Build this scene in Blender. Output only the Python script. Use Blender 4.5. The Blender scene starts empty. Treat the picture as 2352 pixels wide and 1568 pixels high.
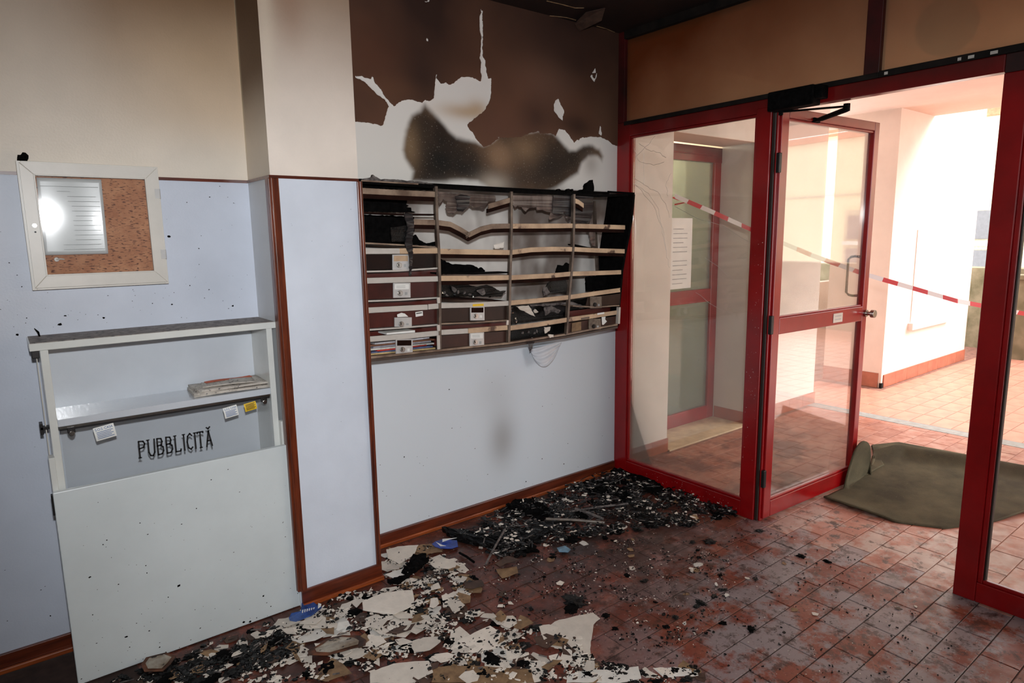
import bpy, bmesh, math, random
import numpy as np
from mathutils import Vector, Matrix, noise
from mathutils.geometry import tessellate_polygon
random.seed(7); rng = np.random.default_rng(7)
S = bpy.context.scene
COL = S.collection

# ------------------------------------------------------------------ camera
F_PX = 1498.98; YAW, PIT, ROL = 0.66001, -0.16012, -0.01538
CAM = Vector((0.0, 0.0, 1.6))
_f = Vector((math.sin(YAW)*math.cos(PIT), math.cos(YAW)*math.cos(PIT), math.sin(PIT)))
_r0 = Vector((math.cos(YAW), -math.sin(YAW), 0)); _u0 = _r0.cross(_f)
_r = _r0*math.cos(ROL)+_u0*math.sin(ROL); _u = -_r0*math.sin(ROL)+_u0*math.cos(ROL)
cd = bpy.data.cameras.new('camera'); cam = bpy.data.objects.new('camera', cd); COL.objects.link(cam)
cd.sensor_width = 36.0; cd.lens = F_PX*36.0/2352.0; cd.clip_start = 0.02; cd.clip_end = 200
cam.matrix_world = Matrix(((_r.x,_u.x,-_f.x,CAM.x),(_r.y,_u.y,-_f.y,CAM.y),(_r.z,_u.z,-_f.z,CAM.z),(0,0,0,1)))
S.camera = cam

# ------------------------------------------------------------------ daylight, flash, exposure
W = bpy.data.worlds.new('sky'); S.world = W; W.use_nodes = True
wn = W.node_tree; wn.nodes.clear()
wo = wn.nodes.new('ShaderNodeOutputWorld'); bgn = wn.nodes.new('ShaderNodeBackground')
bgn.inputs['Color'].default_value = (0.96, 0.98, 1.0, 1); bgn.inputs['Strength'].default_value = 4.3
wn.links.new(bgn.outputs[0], wo.inputs['Surface'])
# hazy sun on the forecourt
sd = bpy.data.lights.new('sun', 'SUN'); sd.energy = 5.0; sd.angle = math.radians(25); sd.color = (1.0, .98, .95)
so = bpy.data.objects.new('sun', sd); COL.objects.link(so)
so.rotation_euler = Vector((-0.62, 0.55, -0.62)).to_track_quat('-Z', 'Y').to_euler()
# the photographer's flash, just above the lens
fd = bpy.data.lights.new('camera_flash', 'SPOT'); fd.energy = 225.0; fd.shadow_soft_size = 0.03
fd.spot_size = math.radians(118); fd.spot_blend = 1.0; fd.color = (0.96, 0.98, 1.0)
fo = bpy.data.objects.new('camera_flash', fd); COL.objects.link(fo); fo.location = (0.02, -0.02, 1.80)
fo.rotation_euler = Vector((_f.x, _f.y, _f.z+0.02)).to_track_quat('-Z', 'Y').to_euler()

S.view_settings.view_transform = 'Standard'; S.view_settings.look = 'None'
S.view_settings.gamma = 1.0; S.view_settings.exposure = 0.0; S.view_settings.use_curve_mapping = False

# ------------------------------------------------------------------ pixel helpers (points on real planes)
def ray(x, y):
    a, b = (x-1176.0)/F_PX, -(y-784.0)/F_PX
    return _r*a + _u*b + _f
def on_z(x, y, z=0.0):
    d = ray(x, y); return CAM + d*((z-CAM.z)/d.z)
def on_x(x, y, X):
    d = ray(x, y); return CAM + d*((X-CAM.x)/d.x)
def on_y(x, y, Y):
    d = ray(x, y); return CAM + d*((Y-CAM.y)/d.y)
def zoomed(pts, ox, oy, s):
    return [(ox+p[0]/s, oy+p[1]/s) for p in pts]
def lin(c):
    return tuple(((v/255)/12.92 if v/255 <= .04045 else (((v/255)+.055)/1.055)**2.4) for v in c)

# ------------------------------------------------------------------ materials
MATS = {}
def _pos(nt):
    g = nt.nodes.new('ShaderNodeNewGeometry'); return g.outputs['Position']
def M(name, col, rough=.5, metal=0., spec=.5, var=.12, scale=18., bump=0., bscale=None, col2=None, spots=None, coat=0., alpha=1., emit=None, stretch=None, srgb=True, trans=0.):
    if name in MATS: return MATS[name]
    m = bpy.data.materials.new(name); m.use_nodes = True; nt = m.node_tree; N = nt.nodes; L = nt.links
    b = N['Principled BSDF']
    c = lin(col) if srgb else col
    tc = N.new('ShaderNodeTexCoord'); src = tc.outputs['Object']
    if stretch:
        mp = N.new('ShaderNodeMapping'); mp.inputs['Scale'].default_value = stretch; L.new(src, mp.inputs[0]); src = mp.outputs[0]
    n = N.new('ShaderNodeTexNoise'); n.inputs['Scale'].default_value = scale; n.inputs['Detail'].default_value = 6; n.inputs['Roughness'].default_value = .6
    L.new(src, n.inputs['Vector'])
    mix = N.new('ShaderNodeMix'); mix.data_type = 'RGBA'
    c2 = (lin(col2) if srgb else col2) if col2 else tuple(v*(1-2*var) for v in c)
    c1 = c if col2 else tuple(min(1, v*(1+var)) for v in c)
    mix.inputs[6].default_value = (*c1, 1); mix.inputs[7].default_value = (*c2, 1)
    rp = N.new('ShaderNodeMapRange'); rp.inputs[1].default_value = .35; rp.inputs[2].default_value = .65
    L.new(n.outputs['Fac'], rp.inputs[0]); L.new(rp.outputs[0], mix.inputs[0])
    out = mix.outputs[2]
    if spots:   # (colour, scale, threshold)
        n2 = N.new('ShaderNodeTexNoise'); n2.inputs['Scale'].default_value = spots[1]; n2.inputs['Detail'].default_value = 4
        L.new(tc.outputs['Object'], n2.inputs['Vector'])
        r2 = N.new('ShaderNodeMapRange'); r2.inputs[1].default_value = spots[2]; r2.inputs[2].default_value = spots[2]+.05
        L.new(n2.outputs['Fac'], r2.inputs[0])
        m2 = N.new('ShaderNodeMix'); m2.data_type = 'RGBA'; L.new(r2.outputs[0], m2.inputs[0]); L.new(out, m2.inputs[6]); m2.inputs[7].default_value = (*lin(spots[0]), 1)
        out = m2.outputs[2]
    L.new(out, b.inputs['Base Color'])
    b.inputs['Roughness'].default_value = rough; b.inputs['Metallic'].default_value = metal
    b.inputs['Specular IOR Level'].default_value = spec; b.inputs['Coat Weight'].default_value = coat; b.inputs['Coat Roughness'].default_value = .12
    b.inputs['Alpha'].default_value = alpha
    if trans: b.inputs['Transmission Weight'].default_value = trans
    if emit: b.inputs['Emission Color'].default_value = (*emit[0], 1); b.inputs['Emission Strength'].default_value = emit[1]
    if bump:
        n3 = N.new('ShaderNodeTexNoise'); n3.inputs['Scale'].default_value = bscale or scale*4; n3.inputs['Detail'].default_value = 5
        L.new(src, n3.inputs['Vector'])
        bp = N.new('ShaderNodeBump'); bp.inputs['Strength'].default_value = bump; bp.inputs['Distance'].default_value = .004
        L.new(n3.outputs['Fac'], bp.inputs['Height']); L.new(bp.outputs[0], b.inputs['Normal'])
    MATS[name] = m; return m
def glass(name, tint=(1,1,1), gloss=1.0, rough=.02, film=0., film_col=(.5,.45,.4)):
    m = bpy.data.materials.new(name); m.use_nodes = True; nt = m.node_tree; N = nt.nodes; L = nt.links; N.clear()
    o = N.new('ShaderNodeOutputMaterial'); t = N.new('ShaderNodeBsdfTransparent'); t.inputs[0].default_value = (*tint, 1)
    g = N.new('ShaderNodeBsdfGlossy'); g.inputs['Roughness'].default_value = rough
    fr = N.new('ShaderNodeFresnel'); fr.inputs['IOR'].default_value = 1.45
    mu = N.new('ShaderNodeMath'); mu.operation = 'MULTIPLY'; mu.inputs[1].default_value = gloss; L.new(fr.outputs[0], mu.inputs[0])
    mx = N.new('ShaderNodeMixShader'); L.new(mu.outputs[0], mx.inputs[0]); L.new(t.outputs[0], mx.inputs[1]); L.new(g.outputs[0], mx.inputs[2])
    s = mx.outputs[0]
    if film:
        d = N.new('ShaderNodeBsdfDiffuse'); d.inputs[0].default_value = (*film_col, 1)
        ns = N.new('ShaderNodeTexNoise'); ns.inputs['Scale'].default_value = 3; ns.inputs['Detail'].default_value = 6
        tc = N.new('ShaderNodeTexCoord'); L.new(tc.outputs['Object'], ns.inputs['Vector'])
        r = N.new('ShaderNodeMapRange'); r.inputs[1].default_value = .3; r.inputs[2].default_value = .7; r.inputs[3].default_value = film*.5; r.inputs[4].default_value = film*1.5
        L.new(ns.outputs['Fac'], r.inputs[0])
        m2 = N.new('ShaderNodeMixShader'); L.new(r.outputs[0], m2.inputs[0]); L.new(s, m2.inputs[1]); L.new(d.outputs[0], m2.inputs[2]); s = m2.outputs[0]
    L.new(s, o.inputs['Surface']); MATS[name] = m; return m
def attr_mat(name, rough=.6, spec=.3, nscale=9., namt=.12, bump=.15, bscale=160.):
    """colour from the mesh's own stain colours, broken up by noise"""
    m = bpy.data.materials.new(name); m.use_nodes = True; nt = m.node_tree; N = nt.nodes; L = nt.links; b = N['Principled BSDF']
    a = N.new('ShaderNodeAttribute'); a.attribute_name = 'tone'
    tc = N.new('ShaderNodeTexCoord'); n = N.new('ShaderNodeTexNoise'); n.inputs['Scale'].default_value = nscale; n.inputs['Detail'].default_value = 7
    L.new(tc.outputs['Object'], n.inputs['Vector'])
    r = N.new('ShaderNodeMapRange'); r.inputs[1].default_value = .3; r.inputs[2].default_value = .7; r.inputs[3].default_value = 1-namt; r.inputs[4].default_value = 1+namt
    L.new(n.outputs['Fac'], r.inputs[0])
    mx = N.new('ShaderNodeMix'); mx.data_type = 'RGBA'; mx.blend_type = 'MULTIPLY'; mx.inputs[0].default_value = 1
    L.new(a.outputs['Color'], mx.inputs[6]); L.new(r.outputs[0], mx.inputs[7]); L.new(mx.outputs[2], b.inputs['Base Color'])
    b.inputs['Roughness'].default_value = rough; b.inputs['Specular IOR Level'].default_value = spec
    n3 = N.new('ShaderNodeTexNoise'); n3.inputs['Scale'].default_value = bscale; L.new(tc.outputs['Object'], n3.inputs['Vector'])
    bp = N.new('ShaderNodeBump'); bp.inputs['Strength'].default_value = bump; bp.inputs['Distance'].default_value = .002
    L.new(n3.outputs['Fac'], bp.inputs['Height']); L.new(bp.outputs[0], b.inputs['Normal'])
    MATS[name] = m; return m

m_red = M('red_paint', (142, 6, 11), rough=.28, spec=.5, var=.1, scale=5, coat=.25)
def smoke_film(m, z0, z1, col, amt):
    """the smoke layer left a soot deposit on everything above head height"""
    nt = m.node_tree; N = nt.nodes; L = nt.links; B = N['Principled BSDF']; src = B.inputs['Base Color'].links[0].from_socket
    g = N.new('ShaderNodeNewGeometry'); sx = N.new('ShaderNodeSeparateXYZ'); L.new(g.outputs['Position'], sx.inputs[0])
    n = N.new('ShaderNodeTexNoise'); n.inputs['Scale'].default_value = 5; n.inputs['Detail'].default_value = 6; L.new(g.outputs['Position'], n.inputs['Vector'])
    a = N.new('ShaderNodeMath'); a.operation = 'MULTIPLY_ADD'; L.new(n.outputs['Fac'], a.inputs[0]); a.inputs[1].default_value = .12; L.new(sx.outputs['Z'], a.inputs[2])
    r = N.new('ShaderNodeMapRange'); r.inputs[1].default_value = z0; r.inputs[2].default_value = z1; r.inputs[4].default_value = amt; L.new(a.outputs[0], r.inputs[0])
    x = N.new('ShaderNodeMix'); x.data_type = 'RGBA'; L.new(r.outputs[0], x.inputs[0]); L.new(src, x.inputs[6]); x.inputs[7].default_value = (*lin(col), 1); L.new(x.outputs[2], B.inputs['Base Color'])
smoke_film(m_red, 2.15, 2.36, (46, 16, 14), .85)
m_red_soot = M('red_paint_sooted', (70, 16, 16), rough=.5, spec=.3, col2=(38, 16, 14), scale=4)
m_black_soot = M('black_soot', (24, 18, 15), rough=.75, spec=.2, var=.3, scale=12)
m_gasket = M('black_gasket', (38, 24, 18), rough=.6)
m_glass = glass('clear_glass', (.95, .95, .92), .9, .015, .07, (.6, .55, .5))
m_glass_out = glass('door_glass', (.95, .94, .93), .45, .02, .03, (.7, .62, .55))
m_glass_far = glass('far_glass', (.62, .66, .62), .5, .02, .25, (.35, .38, .34))
m_glass_board = glass('board_glass', (.98, .98, .98), 1.0, .065, .02, (.8, .8, .8))
m_wood = M('varnished_wood', (120, 54, 28), rough=.3, spec=.5, col2=(74, 30, 17), scale=9, stretch=(6, 6, .5), coat=.3)
m_wood_h = M('varnished_wood_rail', (112, 48, 26), rough=.32, spec=.5, col2=(70, 28, 16), scale=9, stretch=(.5, 6, 6), coat=.3)
m_shoe = M('shoe_moulding', (170, 86, 40), rough=.35, col2=(125, 55, 26), scale=9, stretch=(.5, 6, 6))
m_white = M('white_paint', (222, 217, 208), rough=.35, var=.03, scale=8, bump=.04, bscale=60)
m_shelf = M('shelf_laminate', (222, 224, 220), rough=.22, var=.03, scale=6, bump=.03, bscale=120)
m_shelf_top = M('ash_dusted_laminate', (150, 140, 132), rough=.6, col2=(95, 86, 82), scale=30, spots=((45, 40, 40), 60, .6))
m_shelf_back = M('glossy_back_panel', (212, 218, 226), rough=.2, spec=.9, var=.02, scale=6, bump=.10, bscale=110, coat=1.)
m_panel = M('cream_front_panel', (217, 225, 227), rough=.32, var=.03, scale=3, spots=((60, 55, 55), 70, .735))
m_chrome = M('steel', (170, 165, 158), rough=.25, metal=1, var=.1)
m_dark_metal = M('dark_metal', (45, 42, 42), rough=.45, metal=.6)
m_black = M('char_black', (10, 9, 9), rough=.85, spec=.08, var=.4, scale=40, bump=.5, bscale=120)
m_black_gl = M('char_glossy', (11, 10, 10), rough=.38, spec=.3, var=.4, scale=60, bump=.6, bscale=150, spots=((70, 68, 68), 130, .68))
m_ash = M('grey_ash', (120, 112, 108), rough=.8, col2=(55, 48, 48), scale=50)
m_flake = M('paint_flake_pale', (232, 222, 209), rough=.7, var=.04, scale=25, spots=((130, 112, 98), 110, .70))
m_flake_w = M('paint_flake_white', (232, 228, 220), rough=.65, var=.04, scale=25)
m_flake_tan = M('paint_flake_tan', (160, 128, 92), rough=.7, col2=(120, 92, 66), scale=25)
m_flake_br = M('paint_flake_sooted', (92, 68, 54), rough=.7, col2=(66, 46, 38), scale=25)
m_maho = M('mahogany_box', (98, 36, 30), rough=.35, col2=(68, 30, 24), scale=14, stretch=(.6, 4, 4))
m_door_br = M('smoked_flap', (84, 40, 34), rough=.3, spec=.2, col2=(58, 30, 26), scale=6)
m_strip = M('grey_strip', (198, 192, 184), rough=.4, metal=.0, var=.04)
m_strip_h = M('heat_browned_strip', (214, 184, 150), rough=.45, col2=(176, 146, 118), scale=9, spots=((82, 54, 38), 11, .63))
m_strip_d = M('smoked_strip', (160, 138, 118), rough=.5, col2=(96, 74, 60), scale=9)
m_stub = M('scorched_lip', (34, 16, 11), rough=.9, spec=.1, var=.2)
m_alu = M('aluminium_divider', (120, 106, 94), rough=.4, metal=.3, col2=(76, 62, 54), scale=12)
m_alu_l = M('aluminium_divider_clean', (196, 190, 182), rough=.35, metal=.2, var=.05)
m_plate = M('lock_plate', (196, 194, 192), rough=.35, metal=.2, var=.04)
m_plate_d = M('smoked_lock_plate', (120, 106, 92), rough=.45, col2=(84, 70, 58), scale=40)
m_paper = M('paper', (236, 236, 232), rough=.6, var=.03, scale=8)
m_sleeve = M('sleeved_sheet', (220, 222, 220), rough=.3, spec=.6, var=.02, scale=5, coat=.4)
m_print = M('grey_print', (168, 170, 170), rough=.7)
m_blue_print = M('blue_print', (70, 110, 165), rough=.7)
m_yellow = M('yellow_card', (244, 200, 40), rough=.55, var=.03)
m_ink = M('black_ink', (18, 16, 18), rough=.5)
m_cork = None
m_curtain = M('melted_film', (120, 106, 98), rough=.35, col2=(66, 54, 50), scale=9, stretch=(1.6, 1.6, .5))
m_curtain_d = M('melted_film_dark', (50, 46, 46), rough=.35, col2=(22, 20, 22), scale=9, stretch=(1.6, 1.6, .5))
m_mat = M('olive_carpet', (92, 86, 68), rough=.95, spec=.1, col2=(66, 61, 49), scale=4, bump=.8, bscale=260, spots=((190, 180, 160), 190, .73))
m_cream_out = M('cream_render', (228, 220, 211), rough=.8, var=.03, scale=3, bump=.1, bscale=60)
m_pink_out = M('pinkish_render', (222, 200, 186), rough=.8, var=.03, scale=3)
m_grey_out = M('grey_render', (206, 200, 196), rough=.8, var=.03, scale=3)
m_skirt_out = M('terracotta_skirting', (168, 96, 72), rough=.45, var=.1, scale=9)
m_sill = M('travertine_sill', (206, 182, 152), rough=.5, var=.1, scale=12)
m_stripe = M('grey_kerb_stone', (150, 150, 146), rough=.6, var=.1, scale=20)
m_leafgreen = M('hedge_green', (92, 122, 60), rough=.7, var=.3, scale=30)
m_stone = M('old_stone', (150, 138, 112), rough=.9, col2=(104, 98, 72), scale=4, bump=.6, bscale=9)
m_facade = M('yellow_facade', (232, 222, 186), rough=.85, var=.03, scale=2)
m_shutter = M('grey_shutter', (120, 118, 120), rough=.7, var=.05)
m_facade_trim = M('facade_trim', (200, 190, 165), rough=.8)
m_tile_out = M('forecourt_tile', (204, 140, 118), rough=.4, var=.1, scale=6)

# ------------------------------------------------------------------ mesh helpers
class MB:
    def __init__(s): s.v = []; s.f = []
    def box(s, x0, x1, y0, y1, z0, z1):
        b = len(s.v)
        s.v += [(x, y, z) for z in (z0, z1) for y in (y0, y1) for x in (x0, x1)]
        s.f += [tuple(b+i for i in q) for q in ((0,2,3,1),(4,5,7,6),(0,1,5,4),(2,6,7,3),(0,4,6,2),(1,3,7,5))]
        return s
    def prism(s, pts, d):
        """pts: 3-D outline (planar-ish); extruded along vector d"""
        d = Vector(d); n = len(pts); P = [Vector(p) for p in pts]; b = len(s.v)
        s.v += [tuple(p) for p in P]+[tuple(p+d) for p in P]
        for t in tessellate_polygon([P]):
            s.f.append((b+t[0], b+t[1], b+t[2])); s.f.append((b+n+t[2], b+n+t[1], b+n+t[0]))
        for i in range(n):
            j = (i+1) % n; s.f.append((b+i, b+j, b+n+j, b+n+i))
        return s
    def tube(s, pts, r, n=8, cap=True):
        P = [Vector(p) for p in pts]; b = len(s.v); m = len(P)
        rs = r if isinstance(r, (list, tuple)) else [r]*m
        for i, p in enumerate(P):
            t = (P[min(i+1, m-1)]-P[max(i-1, 0)]).normalized()
            a = t.cross(Vector((0, 0, 1)) if abs(t.z) < .9 else Vector((1, 0, 0))).normalized(); c = t.cross(a)
            for k in range(n):
                an = 2*math.pi*k/n; s.v.append(tuple(p+(a*math.cos(an)+c*math.sin(an))*rs[i]))
        for i in range(m-1):
            for k in range(n):
                k2 = (k+1) % n; s.f.append((b+i*n+k, b+i*n+k2, b+(i+1)*n+k2, b+(i+1)*n+k))
        if cap:
            s.f.append(tuple(b+k for k in range(n-1, -1, -1))); s.f.append(tuple(b+(m-1)*n+k for k in range(n)))
        return s
    def bar(s, a, c, w, h, up=(0, 0, 1)):
        a, c = Vector(a), Vector(c); t = (c-a).normalized(); u = Vector(up); sd_ = t.cross(u).normalized()*w/2; u2 = sd_.cross(t).normalized()*h/2
        b = len(s.v)
        for p in (a, c): s.v += [tuple(p-sd_-u2), tuple(p+sd_-u2), tuple(p+sd_+u2), tuple(p-sd_+u2)]
        s.f += [tuple(b+i for i in q) for q in ((0,3,2,1),(4,5,6,7),(0,1,5,4),(1,2,6,5),(2,3,7,6),(3,0,4,7))]
        return s
    def ribbon(s, top, h, d):
        """strip hanging from a 3-D polyline: height h down, depth vector d"""
        d = Vector(d); n = len(top); b = len(s.v)
        for p in top:
            p = Vector(p); q = p-Vector((0, 0, h)); s.v += [tuple(p), tuple(q), tuple(q+d), tuple(p+d)]
        for i in range(n-1):
            for k in range(4):
                k2 = (k+1) % 4; s.f.append((b+4*i+k, b+4*i+k2, b+4*i+4+k2, b+4*i+4+k))
        s.f.append((b+3, b+2, b+1, b)); e = b+4*(n-1); s.f.append((e, e+1, e+2, e+3))
        return s
    def grid(s, fn, nu, nv):
        b = len(s.v)
        for j in range(nv+1):
            for i in range(nu+1): s.v.append(tuple(fn(i/nu, j/nv)))
        for j in range(nv):
            for i in range(nu):
                a = b+j*(nu+1)+i; s.f.append((a, a+1, a+nu+2, a+nu+1))
        return s
    def disc(s, c, axis, r, d, n=16):
        c = Vector(c); ax = Vector(axis).normalized(); a = ax.cross(Vector((0, 0, 1)) if abs(ax.z) < .9 else Vector((1, 0, 0))).normalized(); e = ax.cross(a)
        return s.prism([c+(a*math.cos(2*math.pi*k/n)+e*math.sin(2*math.pi*k/n))*r for k in range(n)], ax*d)
    def mesh(s, name):
        me = bpy.data.meshes.new(name); me.from_pydata(s.v, [], s.f); me.validate()
        bm = bmesh.new(); bm.from_mesh(me); bmesh.ops.recalc_face_normals(bm, faces=bm.faces); bm.to_mesh(me); bm.free()
        return me
    def build(s, name, mat, parent=None, bevel=0., smooth=False, solid=0.):
        o = obj(name, s.mesh(name), mat, parent)
        if smooth:
            for p in o.data.polygons: p.use_smooth = True
        if solid:
            k = o.modifiers.new('thickness', 'SOLIDIFY'); k.thickness = solid; k.offset = 0
        if bevel:
            k = o.modifiers.new('bevel', 'BEVEL'); k.width = bevel; k.segments = 2; k.limit_method = 'ANGLE'
        return o
def obj(name, me, mat=None, parent=None):
    o = bpy.data.objects.new(name, me); COL.objects.link(o)
    if mat and me is not None and len(me.materials) == 0: me.materials.append(mat)
    if parent: o.parent = parent
    return o
def tag(o, label=None, cat=None, group=None, kind=None):
    if label: o['label'] = label
    if cat: o['category'] = cat
    if group: o['group'] = group
    if kind: o['kind'] = kind
    return o
def empty(name, label=None, cat=None, loc=(0, 0, 0), group=None, kind=None):
    o = bpy.data.objects.new(name, None); COL.objects.link(o); o.location = loc; o.empty_display_size = .1
    return tag(o, label, cat, group, kind)
def box(name, mat, b, parent=None, bevel=0.):
    if parent is not None and parent.type == 'EMPTY' and parent.location.length > 0 and False: pass
    return MB().box(*b).build(name, mat, parent, bevel)
def struct(name, mb, mat, label, cat, bevel=0.):
    return tag(mb.build(name, mat, None, bevel), label, cat, None, 'structure')
def text_mesh(txt, size, shear=0.):
    cu = bpy.data.curves.new('lettering', 'FONT'); cu.body = txt; cu.size = size; cu.extrude = .0004; cu.shear = shear
    o = bpy.data.objects.new('lettering', cu); COL.objects.link(o)
    dg = bpy.context.evaluated_depsgraph_get(); me = bpy.data.meshes.new_from_object(o.evaluated_get(dg))
    bpy.data.objects.remove(o); return me
def sdf(poly, X, Z):
    """signed distance (+ inside) to a closed 2-D polygon, vectorised"""
    P = np.array(poly); d2 = np.full(X.shape, 1e9); ins = np.zeros(X.shape, bool); n = len(P)
    for i in range(n):
        a, b = P[i], P[(i+1) % n]; e = b-a; L2 = max(e@e, 1e-12)
        t = np.clip(((X-a[0])*e[0]+(Z-a[1])*e[1])/L2, 0, 1)
        d2 = np.minimum(d2, (X-a[0]-t*e[0])**2+(Z-a[1]-t*e[1])**2)
        c = ((a[1] > Z) != (b[1] > Z))
        with np.errstate(divide='ignore', invalid='ignore'):
            xi = (b[0]-a[0])*(Z-a[1])/(b[1]-a[1])+a[0]
        ins ^= c & (X < xi)
    d = np.sqrt(d2); return np.where(ins, d, -d)
def sst(x, a, b):
    t = np.clip((x-a)/(b-a), 0, 1); return t*t*(3-2*t)
def fbm(X, Z, f, oct=4, seed=0):
    """cheap value noise 0..1"""
    out = np.zeros(X.shape); amp = 1; tot = 0
    for o in range(oct):
        r = np.random.default_rng(seed*31+o); T = r.random((64, 64)); x = (X*f*2**o) % 64; z = (Z*f*2**o) % 64
        i, j = x.astype(int), z.astype(int); u, v = x-i, z-j; u = u*u*(3-2*u); v = v*v*(3-2*v); i %= 64; j %= 64; i2, j2 = (i+1) % 64, (j+1) % 64
        out += amp*((T[i, j]*(1-u)+T[i2, j]*u)*(1-v)+(T[i, j2]*(1-u)+T[i2, j2]*u)*v); tot += amp; amp *= .5
    return out/tot
K_ALB = 1.30
def alb(c): return np.minimum(np.array(lin(c))*K_ALB, .86)
def tone_grid(name, U, V, fn_pos, cols, mat, extra=None):
    """grid wall: U,V 2-D arrays, fn_pos(U,V)->xyz, cols (...,3) stain colours"""
    nv, nu = U.shape; co = fn_pos(U, V).reshape(-1, 3)
    idx = np.arange(nu*nv).reshape(nv, nu)
    q = np.stack([idx[:-1, :-1], idx[:-1, 1:], idx[1:, 1:], idx[1:, :-1]], -1).reshape(-1, 4)
    me = bpy.data.meshes.new(name); me.vertices.add(len(co)); me.vertices.foreach_set('co', co.ravel().astype(np.float32))
    me.loops.add(q.size); me.loops.foreach_set('vertex_index', q.ravel().astype(np.int32))
    me.polygons.add(len(q)); me.polygons.foreach_set('loop_start', np.arange(0, q.size, 4, dtype=np.int32))
    me.update(calc_edges=True); me.validate()
    a = me.attributes.new('tone', 'FLOAT_COLOR', 'POINT'); c4 = np.ones((len(co), 4), np.float32); c4[:, :3] = np.clip(cols.reshape(-1, 3), 0, 1); a.data.foreach_set('color', c4.ravel())
    for k, arr in (extra or {}).items():
        if arr.ndim == 3:
            e = me.attributes.new(k, 'FLOAT_COLOR', 'POINT'); c4 = np.ones((len(co), 4), np.float32); c4[:, :3] = np.clip(arr.reshape(-1, 3), 0, 1); e.data.foreach_set('color', c4.ravel())
        else:
            e = me.attributes.new(k, 'FLOAT', 'POINT'); e.data.foreach_set('value', arr.ravel().astype(np.float32))
    return obj(name, me, mat)
def blend(a, b, t): return a*(1-t[..., None])+b*t[..., None]

YW = 2.97; XG = 3.18; ZC = 2.83; RAIL = 1.85
PX0, PX1, PY = 0.88, 1.255, 2.68       # pilaster

# ================================================================== SETTING
m_wall = attr_mat('stained_wall_paint', rough=.42, spec=.4, nscale=5, namt=.05, bump=.25, bscale=130)
BLUE = np.array(alb((186, 192, 204))); CREAM = np.array(alb((208, 198, 184)))
def upper_tone(X, Z):
    # smoke staining above the dado line on the left wall
    t = sst(Z+.10*fbm(X, Z, 1.6, 3, 5)-.05, 1.85, 2.62)
    c = blend(np.broadcast_to(CREAM, X.shape+(3,)), np.array(alb((112, 84, 58))), t*np.clip(.55+.55*sst(X, .0, .6), 0, 1))
    w = sst(X, .2, .75)*sst(Z, 1.9, 2.15)*(1-sst(Z, 2.3, 2.6))*.35
    return blend(c, np.array(alb((196, 160, 116))), w)
Us = np.concatenate([np.arange(-2.2, -.2, .1), np.arange(-.2, PX0+.02, .02)]); Vs = np.concatenate([np.arange(0, RAIL, .05), [RAIL, RAIL+.001], np.arange(RAIL+.02, ZC+.02, .02)])
U, V = np.meshgrid(Us, Vs)
c = np.where((V > RAIL)[..., None], upper_tone(U, V), np.broadcast_to(BLUE, U.shape+(3,)))
tag(tone_grid('wall_back', U, V, lambda u, v: np.stack([u, np.full(u.shape, YW), v], -1), c, m_wall),
    'two-tone wall, pale blue below and smoke-stained cream above, behind the notice board', 'wall', None, 'structure')

# --- pilaster (front, both sides)
pil = empty('wall_pilaster', 'projecting pilaster, pale blue below and cream above, between shelf unit and letterboxes', 'pilaster', (0, 0, 0), None, 'structure')
Vs = np.concatenate([np.arange(0, RAIL, .05), [RAIL, RAIL+.001], np.arange(RAIL+.02, ZC+.02, .02)])
U, V = np.meshgrid(np.arange(PX0, PX1+.001, .0125*1.2), Vs); u = (U-PX0)/(PX1-PX0)
t = sst(V+.05*fbm(U, V, 2.2, 3, 9), 1.95, 2.75); c = blend(np.broadcast_to(np.array(alb((212, 202, 192))), U.shape+(3,)), np.array(alb((128, 104, 82))), t)
w = sst(V, 2.25, 2.55)*np.exp(-((u-.33-.1*(2.5-V))/.16)**2)*.55; c = blend(c, np.array(alb((128, 98, 80))), w)
w = np.exp(-((u-.06)/.09)**2)*sst(V, 2., 2.3)*.4; c = blend(c, np.array(alb((200, 190, 172))), w)
c = np.where((V > RAIL)[..., None], c, np.broadcast_to(np.array(alb((194, 201, 214))), U.shape+(3,)))
o = tone_grid('front_face', U, V, lambda a, b: np.stack([a, np.full(a.shape, PY), b], -1), c, m_wall); o.parent = pil
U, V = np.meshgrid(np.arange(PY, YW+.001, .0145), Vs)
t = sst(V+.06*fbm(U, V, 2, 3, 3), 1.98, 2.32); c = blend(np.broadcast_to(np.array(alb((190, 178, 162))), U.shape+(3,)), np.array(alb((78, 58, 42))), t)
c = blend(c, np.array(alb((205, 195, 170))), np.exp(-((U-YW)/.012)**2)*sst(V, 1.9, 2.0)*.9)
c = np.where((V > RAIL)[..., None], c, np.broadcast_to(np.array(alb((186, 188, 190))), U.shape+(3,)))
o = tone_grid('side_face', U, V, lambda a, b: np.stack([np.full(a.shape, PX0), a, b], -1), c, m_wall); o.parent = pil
o = tone_grid('side_face', U, V, lambda a, b: np.stack([np.full(a.shape, PX1), a, b], -1), c*.6, m_wall); o.parent = pil

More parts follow.
